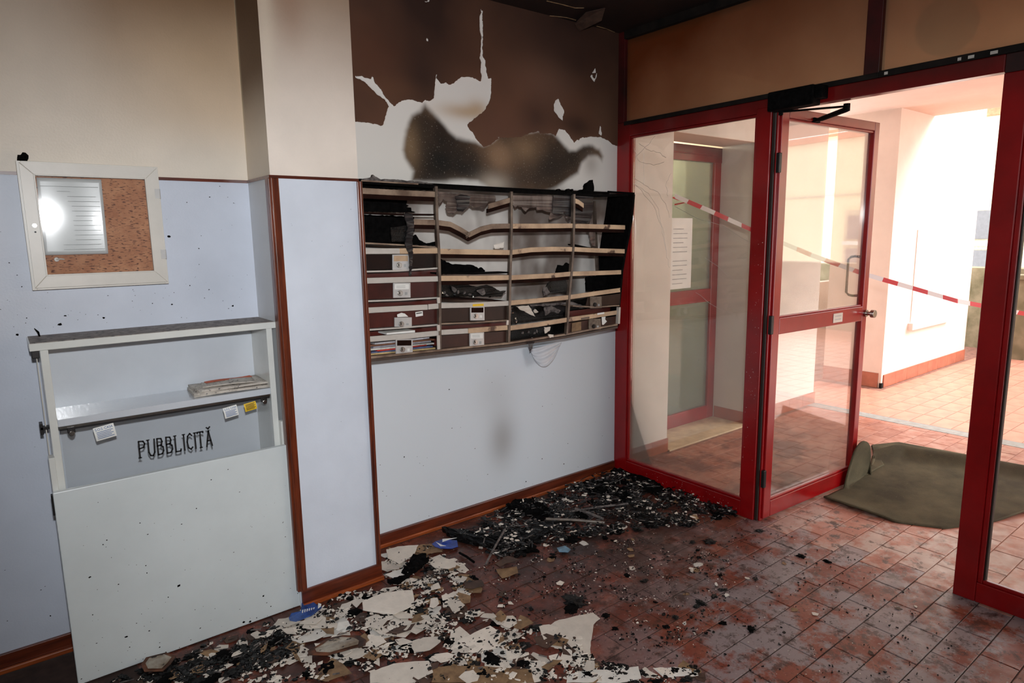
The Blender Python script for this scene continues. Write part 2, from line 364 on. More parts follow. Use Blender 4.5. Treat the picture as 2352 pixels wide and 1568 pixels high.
# --- burnt wall behind and above the letterboxes
ZB = (780, 0, 3.459)
def wall_poly(p, z=ZB): return [(q.x, q.z) for q in (on_y(*a, YW) for a in zoomed(p, *z))]
PEEL = [wall_poly(p) for p in (
 [(100,968),(165,968),(250,978),(348,1000),(378,880),(385,850),(395,845),(360,790),(300,750),(240,690),(200,650),(160,630),(115,607),(170,603),(215,620),(250,630),(265,598),(275,650),(330,710),(360,770),(400,810),(435,845),(470,815),(510,795),(560,790),(610,800),(655,818),(675,795),(715,805),(750,780),(755,720),(762,620),(775,578),(770,620),(805,665),(850,655),(872,678),(910,660),(940,630),(975,608),(1030,612),(1080,625),(1125,650),(1130,600),(1120,560),(1128,500),(1113,460),(1123,420),(1123,380),(1128,300),(1113,230),(1113,130),(1126,100),(1118,60),(1137,90),(1132,130),(1140,200),(1138,300),(1135,380),(1137,440),(1155,480),(1178,625),(1205,622),(1205,700),(1198,790),(1150,880),(1060,950),(1012,990),(1035,1030),(1065,1060),(1090,1110),(1145,1165),(1200,1150),(1250,1110),(1280,1095),(1400,1090),(1450,1085),(1520,1055),(1580,1042),(1600,1060),(1680,1058),(1720,1080),(1745,1020),(1790,1035),(1830,1080),(1865,1135),(1890,1108),(1900,1118),(1910,1098),(1990,1085),(2080,1090),(2140,1120),(2170,1150),(2260,1170),(2300,4400),(-100,6000),(0,2000)],
 [(1740,780),(1755,830),(1790,885),(1770,930),(1775,962),(1740,930),(1705,880),(1703,830),(1720,795)],
 [(2033,538),(2036,578),(2006,582)], [(1988,605),(2010,590),(2013,612),(2028,626),(2040,585),(2046,580),(2044,612),(2025,652),(2008,630)],
 [(2070,1000),(2076,1000),(2084,1082),(2060,1062)], [(690,303),(705,305),(703,325),(692,322)], [(1255,1090),(1278,1085),(1262,1098)], [(675,12),(720,0),(700,18)], [(755,440),(762,450),(757,462)])]
STAIN = wall_poly([(680,830),(740,890),(800,960),(870,1040),(930,1095),(1010,1115),(1085,1120),(1145,1150),(1200,1120),(1270,1075),(1580,1025),(1700,1050),(1750,1110),(1830,1195),(1880,1195),(1940,1160),(2010,1155),(2070,1180),(2100,1240),(2090,1290),(2050,1250),(1980,1240),(1930,1300),(1905,1380),(1720,1500),(1560,1560),(1200,1500),(1100,1440),(900,1440),(570,1440),(590,1360),(520,1260),(500,1190),(530,1060),(580,920),(640,880)])
X0B, X1B = PX1-.005, XG+.05
U, V = np.meshgrid(np.linspace(X0B, X1B, 290), np.concatenate([np.linspace(0, .95, 40), np.linspace(.96, ZC, 300)]))
d = np.full(U.shape, -9.)
for p in PEEL: d = np.maximum(d, sdf(p, U, V))
n1 = fbm(U, V, 2.2, 4, 11); n2 = fbm(U, V, 7, 4, 12); n3 = fbm(U*1.6, V*.7, 3.2, 4, 13)
paint = blend(np.broadcast_to(np.array(alb((92, 62, 46))), U.shape+(3,)), np.array(alb((46, 30, 24))), np.clip(sst(V, 2.2, 2.8)*.8+(n1-.5)*1.4, 0, 1))
def blob(cx, cy, rx, ry, z=ZB):
    q = on_y(*zoomed([(cx, cy)], *z)[0], YW); k = .00225/3.459*1.0
    return np.exp(-(((U-q.x)/(rx*k*1.45))**2+((V-q.z)/(ry*k))**2))
for b_, col_, a_ in (((640,640,160,230),(34,24,22),.8),((1640,650,260,220),(104,76,62),.6),((420,700,160,90),(92,62,44),.6),((1900,1000,150,110),(40,26,20),.75),((1560,930,110,120),(52,34,28),.6),((2100,900,130,260),(88,66,52),.5),((1250,1000,160,120),(88,58,46),.5),((250,420,200,220),(86,52,36),.5),((1750,330,500,200),(58,40,34),.5)):
    paint = blend(paint, np.array(alb(col_)), blob(*b_)*a_)
PLASTER = np.array(alb((206, 203, 198)))
plas = np.broadcast_to(PLASTER, U.shape+(3,)).copy()
s = sdf(STAIN, U, V); st = sst(s+.03*(n2-.5), -.016, .022)
sc_ = blend(np.broadcast_to(np.array(alb((92, 70, 52))), U.shape+(3,)), np.array(alb((42, 30, 22))), np.clip(.5+(n2-.5)*2.2, 0, 1))
for b_, col_, a_ in (((790,1270,210,200),(8,8,8),1.),((680,1050,60,260),(44,34,26),.8),((1010,1350,140,80),(14,12,12),.9),((1670,1330,210,200),(28,20,15),.95),((1830,1280,150,120),(24,17,13),.8),((1400,1430,90,90),(50,36,26),.8),((1280,1240,120,130),(142,112,86),.75),((1480,1180,110,110),(126,100,74),.7),((1010,1450,200,40),(92,82,74),.8),((1230,1470,110,90),(176,164,150),.9),((560,1150,60,200),(128,104,78),.7)):
    sc_ = blend(sc_, np.array(alb(col_)), blob(*b_)*a_)
plas = blend(plas, sc_, st)
# warm scorch on the peeled bib and soft grey smoke behind the boxes
plas = blend(plas, np.array(alb((168, 142, 112))), np.clip(blob(1000,890,170,60)*.8+blob(1100,840,70,60)*.5, 0, 1))
plas = blend(plas, np.array(alb((120, 112, 104))), blob(2000,1300,70,110)*.5)
beh = (V < 1.87)*(V > 1.0)*sst(U, 1.30, 1.75)
plas = blend(plas, np.array(alb((104, 92, 85))), np.clip(beh*(sst(n3, .42, .72)*.75+.18+(n2-.5)*.7), 0, 1))
plas = blend(plas, np.array(alb((58, 50, 46))), np.clip(beh*sst(V, 1.68, 1.86)*.6*(.5+n3), 0, 1))
# below the boxes the dado paint is intact apart from one smoke smudge
low = 1-sst(V, 1.015, 1.04)
plas = blend(plas, np.array(alb((198, 205, 217))), low)
def blob2(px, py, rx, rz):
    q = on_y(px, py, YW); return np.exp(-(((U-q.x)/rx)**2+((V-q.z)/rz)**2))
plas = blend(plas, np.array(alb((132, 130, 128))), np.clip((blob2(1155,1010,.10,.16)*.65+blob2(1140,900,.14,.14)*.22)*low, 0, 1))
plas = blend(plas, np.array(alb((186, 190, 196))), sst(U, 2.2, 3.0)*low*.7)
mask = sst(d, -.004, .004)
def posf(u, v): return np.stack([u, YW+.003*mask, v], -1)
mb_ = bpy.data.materials.new('burnt_wall'); mb_.use_nodes = True; nt = mb_.node_tree; N = nt.nodes; L = nt.links; B = N['Principled BSDF']
a1 = N.new('ShaderNodeAttribute'); a1.attribute_name = 'tone'; a2 = N.new('ShaderNodeAttribute'); a2.attribute_name = 'plaster'; a3 = N.new('ShaderNodeAttribute'); a3.attribute_name = 'peel'
tc = N.new('ShaderNodeTexCoord'); nz = N.new('ShaderNodeTexNoise'); nz.inputs['Scale'].default_value = 60; nz.inputs['Detail'].default_value = 5; L.new(tc.outputs['Object'], nz.inputs['Vector'])
mr = N.new('ShaderNodeMapRange'); mr.inputs[3].default_value = -.006; mr.inputs[4].default_value = .006; L.new(nz.outputs['Fac'], mr.inputs[0])
ad = N.new('ShaderNodeMath'); L.new(a3.outputs['Fac'], ad.inputs[0]); L.new(mr.outputs[0], ad.inputs[1])
th = N.new('ShaderNodeMapRange'); th.inputs[1].default_value = -.0006; th.inputs[2].default_value = .0006; L.new(ad.outputs[0], th.inputs[0])
sp = N.new('ShaderNodeTexNoise'); sp.inputs['Scale'].default_value = 110; sp.inputs['Detail'].default_value = 3; L.new(tc.outputs['Object'], sp.inputs['Vector'])
spr = N.new('ShaderNodeMapRange'); spr.inputs[1].default_value = .63; spr.inputs[2].default_value = .70; L.new(sp.outputs['Fac'], spr.inputs[0])
a4 = N.new('ShaderNodeAttribute'); a4.attribute_name = 'scorch'; sm = N.new('ShaderNodeMath'); sm.operation = 'MULTIPLY'; L.new(spr.outputs[0], sm.inputs[0]); L.new(a4.outputs['Fac'], sm.inputs[1])
lt = N.new('ShaderNodeMix'); lt.data_type = 'RGBA'; L.new(sm.outputs[0], lt.inputs[0]); L.new(a2.outputs['Color'], lt.inputs[6]); lt.inputs[7].default_value = (.42, .38, .33, 1)
mx = N.new('ShaderNodeMix'); mx.data_type = 'RGBA'; L.new(th.outputs[0], mx.inputs[0]); L.new(a1.outputs['Color'], mx.inputs[6]); L.new(lt.outputs[2], mx.inputs[7])
L.new(mx.outputs[2], B.inputs['Base Color']); B.inputs['Roughness'].default_value = .6; B.inputs['Specular IOR Level'].default_value = .3
bp = N.new('ShaderNodeBump'); bp.inputs['Strength'].default_value = .5; bp.inputs['Distance'].default_value = .003; bp.invert = True; L.new(th.outputs[0], bp.inputs['Height']); L.new(bp.outputs[0], B.inputs['Normal'])
tag(tone_grid('wall_burnt', U, V, posf, paint, mb_, {'plaster': plas, 'peel': d, 'scorch': st*.45}),
    'burnt wall behind the letterboxes, brown soot with paint peeled to pale plaster', 'wall', None, 'structure')

# --- ceiling, unseen room walls
m_ceil = M('smoked_ceiling', (44, 26, 20), rough=.6, col2=(26, 16, 13), scale=3)
m_ceil_far = M('room_ceiling', (206, 198, 186), rough=.7)
struct('ceiling', MB().box(.9, XG+.06, .2, YW+.1, ZC, ZC+.1), m_ceil, 'soot-blackened ceiling above the letterboxes and entrance', 'ceiling')
struct('ceiling_room', MB().box(-2.3, .9, -2.6, YW+.1, ZC, ZC+.1).box(.9, XG+.06, -2.6, .2, ZC, ZC+.1), m_ceil_far, 'lightly smoked ceiling over the rest of the lobby', 'ceiling')
m_room = M('lobby_wall_paint', (206, 204, 200), rough=.7, var=.03)
struct('wall_left', MB().box(-2.3, -2.2, -2.6, YW, 0, ZC), m_room, 'plain painted lobby wall at the far side of the room', 'wall')
struct('wall_front', MB().box(-2.3, XG, -2.6, -2.5, 0, ZC), m_room, 'plain painted lobby wall opposite the letterboxes', 'wall')
struct('wall_right', MB().box(XG, XG+.06, -2.5, -.62, 0, ZC), m_room, 'plain painted lobby wall beyond the glazed entrance', 'wall')
# loose paint sheet hanging off the ceiling and curled edge strips
q = [on_z(*p, ZC) for p in ((1320,42),(1345,20),(1390,12),(1382,28),(1330,52))]
fl = MB(); fl.prism([q[0]+Vector((0,0,-.03)), q[1]+Vector((0,0,-.02)), q[2]+Vector((0,0,-.015)), q[3]+Vector((0,0,-.045)), q[4]+Vector((0,0,-.05))], (0, 0, .0015))
tag(fl.build('paint_flap', m_flake_br), 'grey-brown paint sheet peeling down from the blackened ceiling', 'paint flap')
cr = MB()
for pts in (((1255,2),(1290,10),(1320,18),(1340,18)), ((1262,36),(1300,40),(1322,46)), ((1370,60),(1392,66),(1411,74))):
    cr.ribbon([on_z(x, y, ZC-.002) for x, y in pts], .003, (0, -.005, 0))
tag(cr.build('paint_crack_edges', m_flake_tan), 'thin pale curled paint edges along the sooty ceiling', 'paint edge', None, 'stuff')

# --- wooden trims
bb = empty('baseboard_left', 'varnished wooden baseboard under the notice board wall', 'baseboard', kind='structure')
box('board', m_wood_h, (-2.2, PX0, YW-.014, YW, .0, .075), bb, .003); box('shoe_moulding', m_shoe, (-2.2, PX0, YW-.026, YW-.014, 0, .022), bb, .005)
bb = empty('baseboard_pilaster', 'varnished wooden baseboard around the pilaster foot', 'baseboard', kind='structure')
box('board', m_wood_h, (PX0+.004, PX1+.014, PY-.014, PY, .0, .080), bb, .003); box('shoe_moulding', m_shoe, (PX0+.004, PX1+.02, PY-.026, PY-.014, 0, .022), bb, .005)
box('board', m_wood_h, (PX1, PX1+.014, PY, YW, .0, .080), bb, .003)
bb = empty('baseboard_back', 'varnished wooden baseboard under the letterboxes', 'baseboard', kind='structure')
box('board', m_wood_h, (PX1+.014, XG-.01, YW-.014, YW+.003, 0, .072), bb, .003); box('shoe_moulding', m_shoe, (PX1+.014, XG-.02, YW-.026, YW-.014, 0, .022), bb, .005)
t1 = empty('trim_1', 'thin dark brown dado line running along wall and pilaster', 'trim', kind='structure')
box('rail', m_wood_h, (-2.2, PX0, YW-.006, YW, RAIL-.009, RAIL+.003), t1); box('rail', m_wood_h, (PX0-.006, PX0, PY-.006, YW-.006, RAIL-.009, RAIL+.003), t1); box('rail', m_wood_h, (PX0, PX1, PY-.006, PY, RAIL-.009, RAIL+.003), t1)
def corner_trim(n, x0, x1, label):
    t = empty(n, label, 'trim', kind='structure')
    box('moulding', m_wood, (x0, x1, PY-.012, PY, .078, RAIL-.008), t, .003); box('bead', m_wood, (x0+.010, x0+.014, PY-.017, PY-.012, .078, RAIL-.008), t, .002)
    return t
t2 = corner_trim('trim_2', PX0-.012, PX0+.030, 'vertical varnished moulding on the pilaster corner beside the shelf unit')
box('return', m_wood, (PX0-.012, PX0, PY, PY+.03, .078, RAIL-.008), t2, .002)
t3 = corner_trim('trim_3', PX1-.010, PX1+.014, 'vertical varnished moulding on the pilaster corner beside the letterboxes')
box('return', m_wood, (PX1+.0, PX1+.014, PY, PY+.05, .078, RAIL-.008), t3, .002)

# ------------------------------------------------------------------ floor tiles
def tile_material(name, inside):
    m = bpy.data.materials.new(name); m.use_nodes = True; nt = m.node_tree; N = nt.nodes; L = nt.links; B = N['Principled BSDF']
    pos = _pos(nt); oi = N.new('ShaderNodeObjectInfo')
    def noise_(sc, det=5, rg=.55):
        n = N.new('ShaderNodeTexNoise'); n.inputs['Scale'].default_value = sc; n.inputs['Detail'].default_value = det; n.inputs['Roughness'].default_value = rg; L.new(pos, n.inputs['Vector']); return n.outputs['Fac']
    def mapr(v, a, b, c=0., d=1.):
        r = N.new('ShaderNodeMapRange'); r.inputs[1].default_value = a; r.inputs[2].default_value = b; r.inputs[3].default_value = c; r.inputs[4].default_value = d; L.new(v, r.inputs[0]); return r.outputs[0]
    def mixc(f, a, b):
        x = N.new('ShaderNodeMix'); x.data_type = 'RGBA'; L.new(f, x.inputs[0])
        for k, s_ in ((6, a), (7, b)):
            if isinstance(s_, tuple): x.inputs[k].default_value = (*s_, 1)
            else: L.new(s_, x.inputs[k])
        return x.outputs[2]
    def mul(a, b):
        x = N.new('ShaderNodeMath'); x.operation = 'MULTIPLY'; L.new(a, x.inputs[0]); L.new(b, x.inputs[1]) if not isinstance(b, float) else None
        if isinstance(b, float): x.inputs[1].default_value = b
        return x.outputs[0]
    def near(p, r0, r1):
        x = N.new('ShaderNodeVectorMath'); x.operation = 'DISTANCE'; L.new(pos, x.inputs[0]); x.inputs[1].default_value = p; return mapr(x.outputs['Value'], r0, r1, 1., 0.)
    base = mixc(oi.outputs['Random'], lin((146, 82, 62)), lin((122, 66, 50))) if inside else mixc(oi.outputs['Random'], lin((178, 126, 108)), lin((160, 108, 91)))
    base = mixc(mapr(noise_(9), .35, .7), base, lin((128, 58, 42)) if inside else lin((164, 98, 76)))
    rough = .45
    if inside:
        # pale dried film towards the door, sooty smears under the letterboxes, trodden grime
        film = mul(mapr(noise_(4.2, 8, .72), .45, .53), near((2.65, .95, 0), .65, 1.5)); film = mul(film, .88)
        base = mixc(film, base, lin((146, 138, 140)))
        soot = mul(mapr(noise_(5, 8, .75), .36, .52), near((2.35, 2.55, 0), .35, 1.3)); soot = mul(soot, .92)
        base = mixc(soot, base, lin((38, 28, 26)))
        base = mixc(mul(mapr(noise_(11, 8, .75), .53, .60), .75), base, lin((58, 38, 32)))
        base = mixc(mul(mapr(noise_(34, 6, .7), .57, .63), .8), base, lin((40, 28, 26)))
        base = mixc(mul(mapr(noise_(60, 4, .65), .64, .68), .65), base, lin((196, 188, 180)))
        soot_left = mul(near((.6, 2.2, 0), .4, 1.5), .8)  # sooty blotches on the tiles before the shelf unit
        base = mixc(mul(mapr(noise_(8, 7, .75), .38, .52), soot_left), base, lin((40, 26, 22)))
    else:
        base = mixc(mul(mapr(noise_(3.5, 6, .65), .5, .62), .7), base, lin((140, 78, 60)))
        base = mixc(mul(mapr(noise_(2.6, 6, .65), .48, .58), near((4.1, 2.4, 0), .5, 1.3)), base, lin((112, 62, 50)))
        base = mixc(mul(mapr(noise_(4.2, 8, .72), .45, .55), near((3.4, 1.3, 0), .3, 1.1)), base, lin((172, 150, 140)))
        base = mixc(mul(mapr(noise_(11, 8, .75), .53, .60), near((3.2, 1.5, 0), .3, 1.0)), base, lin((74, 52, 44)))
    L.new(base, B.inputs['Base Color']); B.inputs['Roughness'].default_value = rough; B.inputs['Specular IOR Level'].default_value = .45
    L.new(mapr(noise_(14), .3, .7, .28, .6), B.inputs['Roughness'])
    bp = N.new('ShaderNodeBump'); bp.inputs['Strength'].default_value = .25; bp.inputs['Distance'].default_value = .002; L.new(noise_(60), bp.inputs['Height']); L.new(bp.outputs[0], B.inputs['Normal'])
    MATS[name] = m; return m
m_tile_in = tile_material('quarry_tile', True); m_tile_porch = tile_material('porch_quarry_tile', False)
m_joint = M('dark_joint', (62, 44, 38), rough=.9, var=.2)
m_joint_out = M('porch_joint', (146, 102, 86), rough=.9, var=.2)
TY, TX, TG = .1246, .254, .004
def tile_mesh(nm, lx, ly, mat):
    a, b = lx/2, ly/2; k = .0025; s_ = MB()
    s_.v = [(x, y, z) for z, i in ((-.008, 0), (-.0012, 0), (0, k)) for x, y in ((-a+i, -b+i), (a-i, -b+i), (a-i, b-i), (-a+i, b-i))]
    for l in (0, 4):
        for i in range(4): j = (i+1) % 4; s_.f.append((l+i, l+j, l+4+j, l+4+i))
    s_.f.append((8, 9, 10, 11)); me = s_.mesh(nm); me.materials.append(mat); return me
def in_frame(p, m=30):
    v = Vector(p)-CAM; z = v.dot(_f)
    if z < .1: return False
    x = 1176+F_PX*v.dot(_r)/z; y = 784-F_PX*v.dot(_u)/z
    return -m < x < 2352+m and -m < y < 1568+m
floor = struct('floor', MB().box(-2.2, XG+.03, -2.5, YW+.05, -.06, -.003), m_joint, 'red quarry tile lobby floor under soot and fallen paint', 'floor')
porch = struct('floor_porch', MB().box(XG+.03, 5.79, -2.5, 3.6, -.06, -.003), m_joint_out, 'red quarry tile porch floor outside the glass doors', 'floor')
meT = tile_mesh('tile', TX-TG, TY-TG, m_tile_in); meP = tile_mesh('tile', TX-TG, TY-TG, m_tile_porch)
Y0 = 1.203
nt_in = nt_out = 0; rest_in = MB(); rest_out = MB()
for r in range(14, -32, -1):
    yc = Y0+(r+.5)*TY
    for k in range(-9, 34):
        xc = 3.165+(k+(.5 if r % 2 else 0))*TX-TX/2-2*TX
        inside = xc < XG+.03
        if inside and (yc > YW-.0 or (yc > PY and PX0 < xc < PX1) or (yc > 2.75 and .1 < xc < .85) or yc < -2.4 or xc < -2.1): continue
        half = TX/2-TG/2
        if not inside and xc+half > 5.785:
            if xc-half > 5.76: continue
            half = (5.785-xc+half)/2; xc = 5.785-half
        if not inside and (xc > 5.785 or yc > 3.0 or yc < -2.4): continue
        vis = any(in_frame((xc+dx, yc+dy, 0), 0) for dx in (-.12, 0, .12) for dy in (-.06, .06))
        if vis and ((inside and nt_in < 300) or (not inside and nt_out < 300)):
            o = obj('tile', meT if inside else meP, None, floor if inside else porch); o.location = (xc, yc, random.uniform(-.0006, .0004)); o.rotation_euler = (random.uniform(-.003, .003), random.uniform(-.002, .002), random.uniform(-.003, .003)); o.scale.x = half/(TX/2-TG/2)
            if inside: nt_in += 1
            else: nt_out += 1
        else:
            (rest_in if inside else rest_out).box(xc-half, xc+half, yc-TY/2+TG/2, yc+TY/2-TG/2, -.006, 0)
tag(rest_in.build('tiles_out_of_view', m_tile_in, floor), None, None, None, 'stuff'); tag(rest_out.build('tiles_out_of_view', m_tile_porch, porch), None, None, None, 'stuff')

# ================================================================== GLAZED ENTRANCE
def rails(parent, parts, bev=.004):
    for nm, mat, b in parts: box(nm, mat, b, parent, bev)
XF0, XF1 = XG, XG+.055
w1 = empty('window_1', 'red-framed fixed glass panel beside the burnt wall, cracked glass', 'window', kind='structure')
rails(w1, [('jamb', m_red, (XF0, XF1, 2.868, 2.985, 0, 2.292)), ('post', m_red, (XF0, XF1, 1.915, 1.998, 0, 2.232)),
           ('bottom_rail', m_red, (XF0+.002, XF1, 1.998, 2.868, .0, .092)), ('head_rail', m_red, (XF0+.002, XF1, .93, 2.868, 2.205, 2.272)),
           ('glazing_bead', m_red, (XF0+.008, XF0+.03, 1.998, 2.868, .092, .108)), ('glazing_bead', m_red, (XF0+.008, XF0+.03, 2.856, 2.868, .108, 2.19)),
           ('glazing_bead', m_red, (XF0+.008, XF0+.03, 1.998, 2.010, .108, 2.19)), ('glazing_bead', m_red, (XF0+.008, XF0+.03, 1.998, 2.868, 2.19, 2.205)),
           ('rebate', m_gasket, (XF0+.012, XF1, 1.895, 1.915, 0, 2.232)), ('rebate', m_red, (XF0+.02, XF1+.02, 1.885, 1.897, 0, 2.232))])
box('pane', m_glass, (XF0+.030, XF0+.036, 2.005, 2.862, .1, 2.2), w1)
# crack lines in the pane
ck = [[(1450,405),(1480,425),(1510,440),(1530,470),(1538,500)], [(1455,420),(1490,445),(1512,480),(1525,540),(1532,590),(1538,615)], [(1462,425),(1500,470),(1520,520),(1530,575)], [(1470,330),(1490,345),(1515,350),(1530,362)], [(1478,350),(1478,425)], [(1455,340),(1470,372),(1500,378),(1525,372)], [(1540,400),(1530,425),(1534,450)],
      [(1545,470),(1600,500),(1660,520),(1720,555)], [(1600,670),(1640,705),(1690,720)], [(1620,590),(1680,640),(1690,650)], [(1460,360),(1490,330),(1505,312)]]
for c_ in ck:
    s_ = MB(); pts = []
    for (a0, b0), (a1_, b1) in zip(c_[:-1], c_[1:]):
        for k in range(4):
            t = k/4; pts.append(on_x(a0+(a1_-a0)*t+random.uniform(-2, 2), b0+(b1-b0)*t+random.uniform(-2, 2), XF0+.028))
    pts.append(on_x(*c_[-1], XF0+.028)); s_.tube(pts, .0010, 4); s_.build('crack', m_alu_l, w1)

wt = empty('window_2', 'long sooty amber transom pane over the fixed glass panel', 'window', kind='structure')
m_amber = None
def transom_glass():
    m = bpy.data.materials.new('smoked_amber_glass'); m.use_nodes = True; nt = m.node_tree; N = nt.nodes; L = nt.links; N.clear()
    o = N.new('ShaderNodeOutputMaterial'); t = N.new('ShaderNodeBsdfTransparent'); dd = N.new('ShaderNodeBsdfDiffuse'); tr = N.new('ShaderNodeBsdfTranslucent'); g = N.new('ShaderNodeBsdfGlossy'); g.inputs['Roughness'].default_value = .25
    pos = _pos(nt); sx = N.new('ShaderNodeSeparateXYZ'); L.new(pos, sx.inputs[0])
    # soot film is thickest in the corner nearest the fire
    ry = N.new('ShaderNodeMapRange'); ry.inputs[1].default_value = 1.3; ry.inputs[2].default_value = 2.95; L.new(sx.outputs['Y'], ry.inputs[0])
    rz = N.new('ShaderNodeMapRange'); rz.inputs[1].default_value = 2.32; rz.inputs[2].default_value = 2.85; L.new(sx.outputs['Z'], rz.inputs[0])
    ad = N.new('ShaderNodeMath'); L.new(ry.outputs[0], ad.inputs[0]); L.new(rz.outputs[0], ad.inputs[1])
    n = N.new('ShaderNodeTexNoise'); n.inputs['Scale'].default_value = 2.5; n.inputs['Detail'].default_value = 5; L.new(pos, n.inputs['Vector'])
    a2 = N.new('ShaderNodeMath'); L.new(ad.outputs[0], a2.inputs[0]); L.new(n.outputs['Fac'], a2.inputs[1])
    f = N.new('ShaderNodeMapRange'); f.inputs[1].default_value = .45; f.inputs[2].default_value = 2.0; L.new(a2.outputs[0], f.inputs[0])
    c1 = N.new('ShaderNodeMix'); c1.data_type = 'RGBA'; L.new(f.outputs[0], c1.inputs[0]); c1.inputs[6].default_value = (.66, .51, .36, 1); c1.inputs[7].default_value = (.30, .12, .045, 1)
    for b_ in (t, tr): L.new(c1.outputs[2], b_.inputs[0])
    c2 = N.new('ShaderNodeMix'); c2.data_type = 'RGBA'; L.new(f.outputs[0], c2.inputs[0]); c2.inputs[6].default_value = (.36, .26, .17, 1); c2.inputs[7].default_value = (.15, .055, .02, 1); L.new(c2.outputs[2], dd.inputs[0])
    m1 = N.new('ShaderNodeMixShader'); m1.inputs[0].default_value = .35; L.new(t.outputs[0], m1.inputs[1]); L.new(tr.outputs[0], m1.inputs[2])
    m2 = N.new('ShaderNodeMixShader'); m2.inputs[0].default_value = .42; L.new(m1.outputs[0], m2.inputs[1]); L.new(dd.outputs[0], m2.inputs[2])
    m3 = N.new('ShaderNodeMixShader'); m3.inputs[0].default_value = .04; L.new(m2.outputs[0], m3.inputs[1]); L.new(g.outputs[0], m3.inputs[2])
    L.new(m3.outputs[0], o.inputs['Surface']); MATS['amber'] = m; return m
m_amber = transom_glass()
rails(wt, [('jamb', m_red_soot, (XF0, XF1, 2.918, 2.985, 2.292, ZC)), ('top_rail', m_black_soot, (XF0-.01, XF1, 1.474, 2.918, 2.782, ZC)),
           ('mullion', m_red_soot, (XF0, XF1, 1.402, 1.470, 2.292, ZC)), ('sill_strip', m_black_soot, (XF0-.004, XF1, 1.402, 2.918, 2.272, 2.296))], .003)
box('pane', m_amber, (XF0+.025, XF0+.031, 1.468, 2.92, 2.294, 2.784), wt)
wt2 = empty('window_3', 'hazy amber transom pane over the doorway with round shape behind', 'window', kind='structure')
rails(wt2, [('top_rail', m_black_soot, (XF0-.01, XF1, -.62, 1.402, 2.782, ZC)), ('sill_strip', m_black_soot, (XF0-.004, XF1, -.62, 1.402, 2.272, 2.300)), ('head_rail', m_red_soot, (XF0+.002, XF1, -.62, .93, 2.2, 2.272))], .003)
box('pane', m_amber, (XF0+.025, XF0+.031, -.62, 1.404, 2.298, 2.784), wt2)
s_ = MB()
for px_, w_ in ((2205, 7), (2232, 12), (2285, 14), (2035, 8)):
    q = on_x(px_, 165-(px_-2020)*.217-4 if px_ > 2100 else 168, XG-.006); s_.box(XG-.007, XG-.003, q.y-w_*.0009, q.y+w_*.0009, 2.278, 2.290)
s_.build('bare_metal_patch', m_alu_l, wt2)

w4 = empty('window_4', 'red-framed glass side panel at the open doorway edge of frame', 'window', kind='structure')
rails(w4, [('post', m_red, (XF0, XF1, .846, .930, 0, 2.2)), ('bead', m_red, (XF0+.006, XF1-.005, .826, .846, .09, 2.2)), ('bead', m_gasket, (XF0+.012, XF1-.012, .818, .826, .09, 2.2)),
           ('bottom_rail', m_red, (XF0+.002, XF1, -.62, .846, 0, .09)), ('bead', m_red, (XF0+.008, XF0+.03, -.62, .826, .09, .106)), ('post', m_red, (XF0, XF1, -.62, -.54, 0, 2.2))])
box('pane', m_glass_out, (XF0+.030, XF0+.036, -.55, .826, .095, 2.2), w4)

# --- open door leaf (local x along the leaf, y thickness, z up)
dl = empty('door_1', 'open red-framed glass door leaf with steel pull handle', 'door', (XG+.035, 1.893, 0), None, 'structure')
dl.rotation_euler = (0, 0, math.radians(-3.0)); LW = .985
T0, T1 = -.02, .02
rails(dl, [('stile', m_red, (0, .065, T0, T1, .012, 2.228)), ('stile', m_red, (LW-.055, LW, T0, T1, .012, 2.228)),
           ('top_rail', m_red, (.065, LW-.055, T0, T1, 2.178, 2.228)), ('mid_rail', m_red, (.065, LW-.055, T0, T1, 1.052, 1.142)), ('bottom_rail', m_red, (.065, LW-.055, T0, T1, .012, .105)),
           ('glazing_bead', m_red, (.065, LW-.055, -.014, .006, 2.165, 2.178)), ('glazing_bead', m_red, (.065, LW-.055, -.014, .006, 1.142, 1.152)), ('glazing_bead', m_red, (.065, LW-.055, -.014, .006, .105, .118)),
           ('glazing_bead', m_red, (.065, .076, -.014, .006, .118, 1.052)), ('glazing_bead', m_red, (.065, .076, -.014, .006, 1.152, 2.165)),
           ('hinge', m_dark_metal, (-.02, .004, -.028, -.008, 1.06, 1.16)), ('hinge', m_dark_metal, (-.02, .004, -.028, -.008, 1.90, 2.0)), ('hinge', m_dark_metal, (-.02, .004, -.028, -.008, .2, .3))])
box('upper_pane', m_glass_out, (.07, LW-.05, .004, .009, 1.145, 2.17), dl); box('lower_pane', m_glass_out, (.07, LW-.05, .004, .009, .11, 1.05), dl)
s_ = MB(); hx = LW-.03
s_.tube([(hx, .02, 1.44), (hx, .06, 1.445), (hx, .085, 1.44), (hx-.01, .095, 1.425), (hx-.01, .095, 1.22), (hx, .085, 1.205), (hx, .06, 1.20), (hx, .02, 1.205)], .008, 8)
s_.build('pull_handle', m_chrome, dl, smooth=True)
s_ = MB().disc((LW-.02, -.02, 1.097), (0, -1, 0), .022, .012).disc((LW-.02, -.03, 1.097), (0, -1, 0), .012, .03).disc((LW-.02, -.058, 1.097), (0, -1, 0), .024, .022, 20); s_.build('lock_knob', m_chrome, dl, bevel=.002)
box('name_plate', m_alu_l, (.60, .70, -.023, -.020, 1.068, 1.122), dl)
pl = box('plate_writing', m_print, (.615, .685, -.0238, -.023, 1.104, 1.108), dl); box('plate_writing', m_print, (.615, .685, -.0238, -.023, 1.084, 1.088), dl)

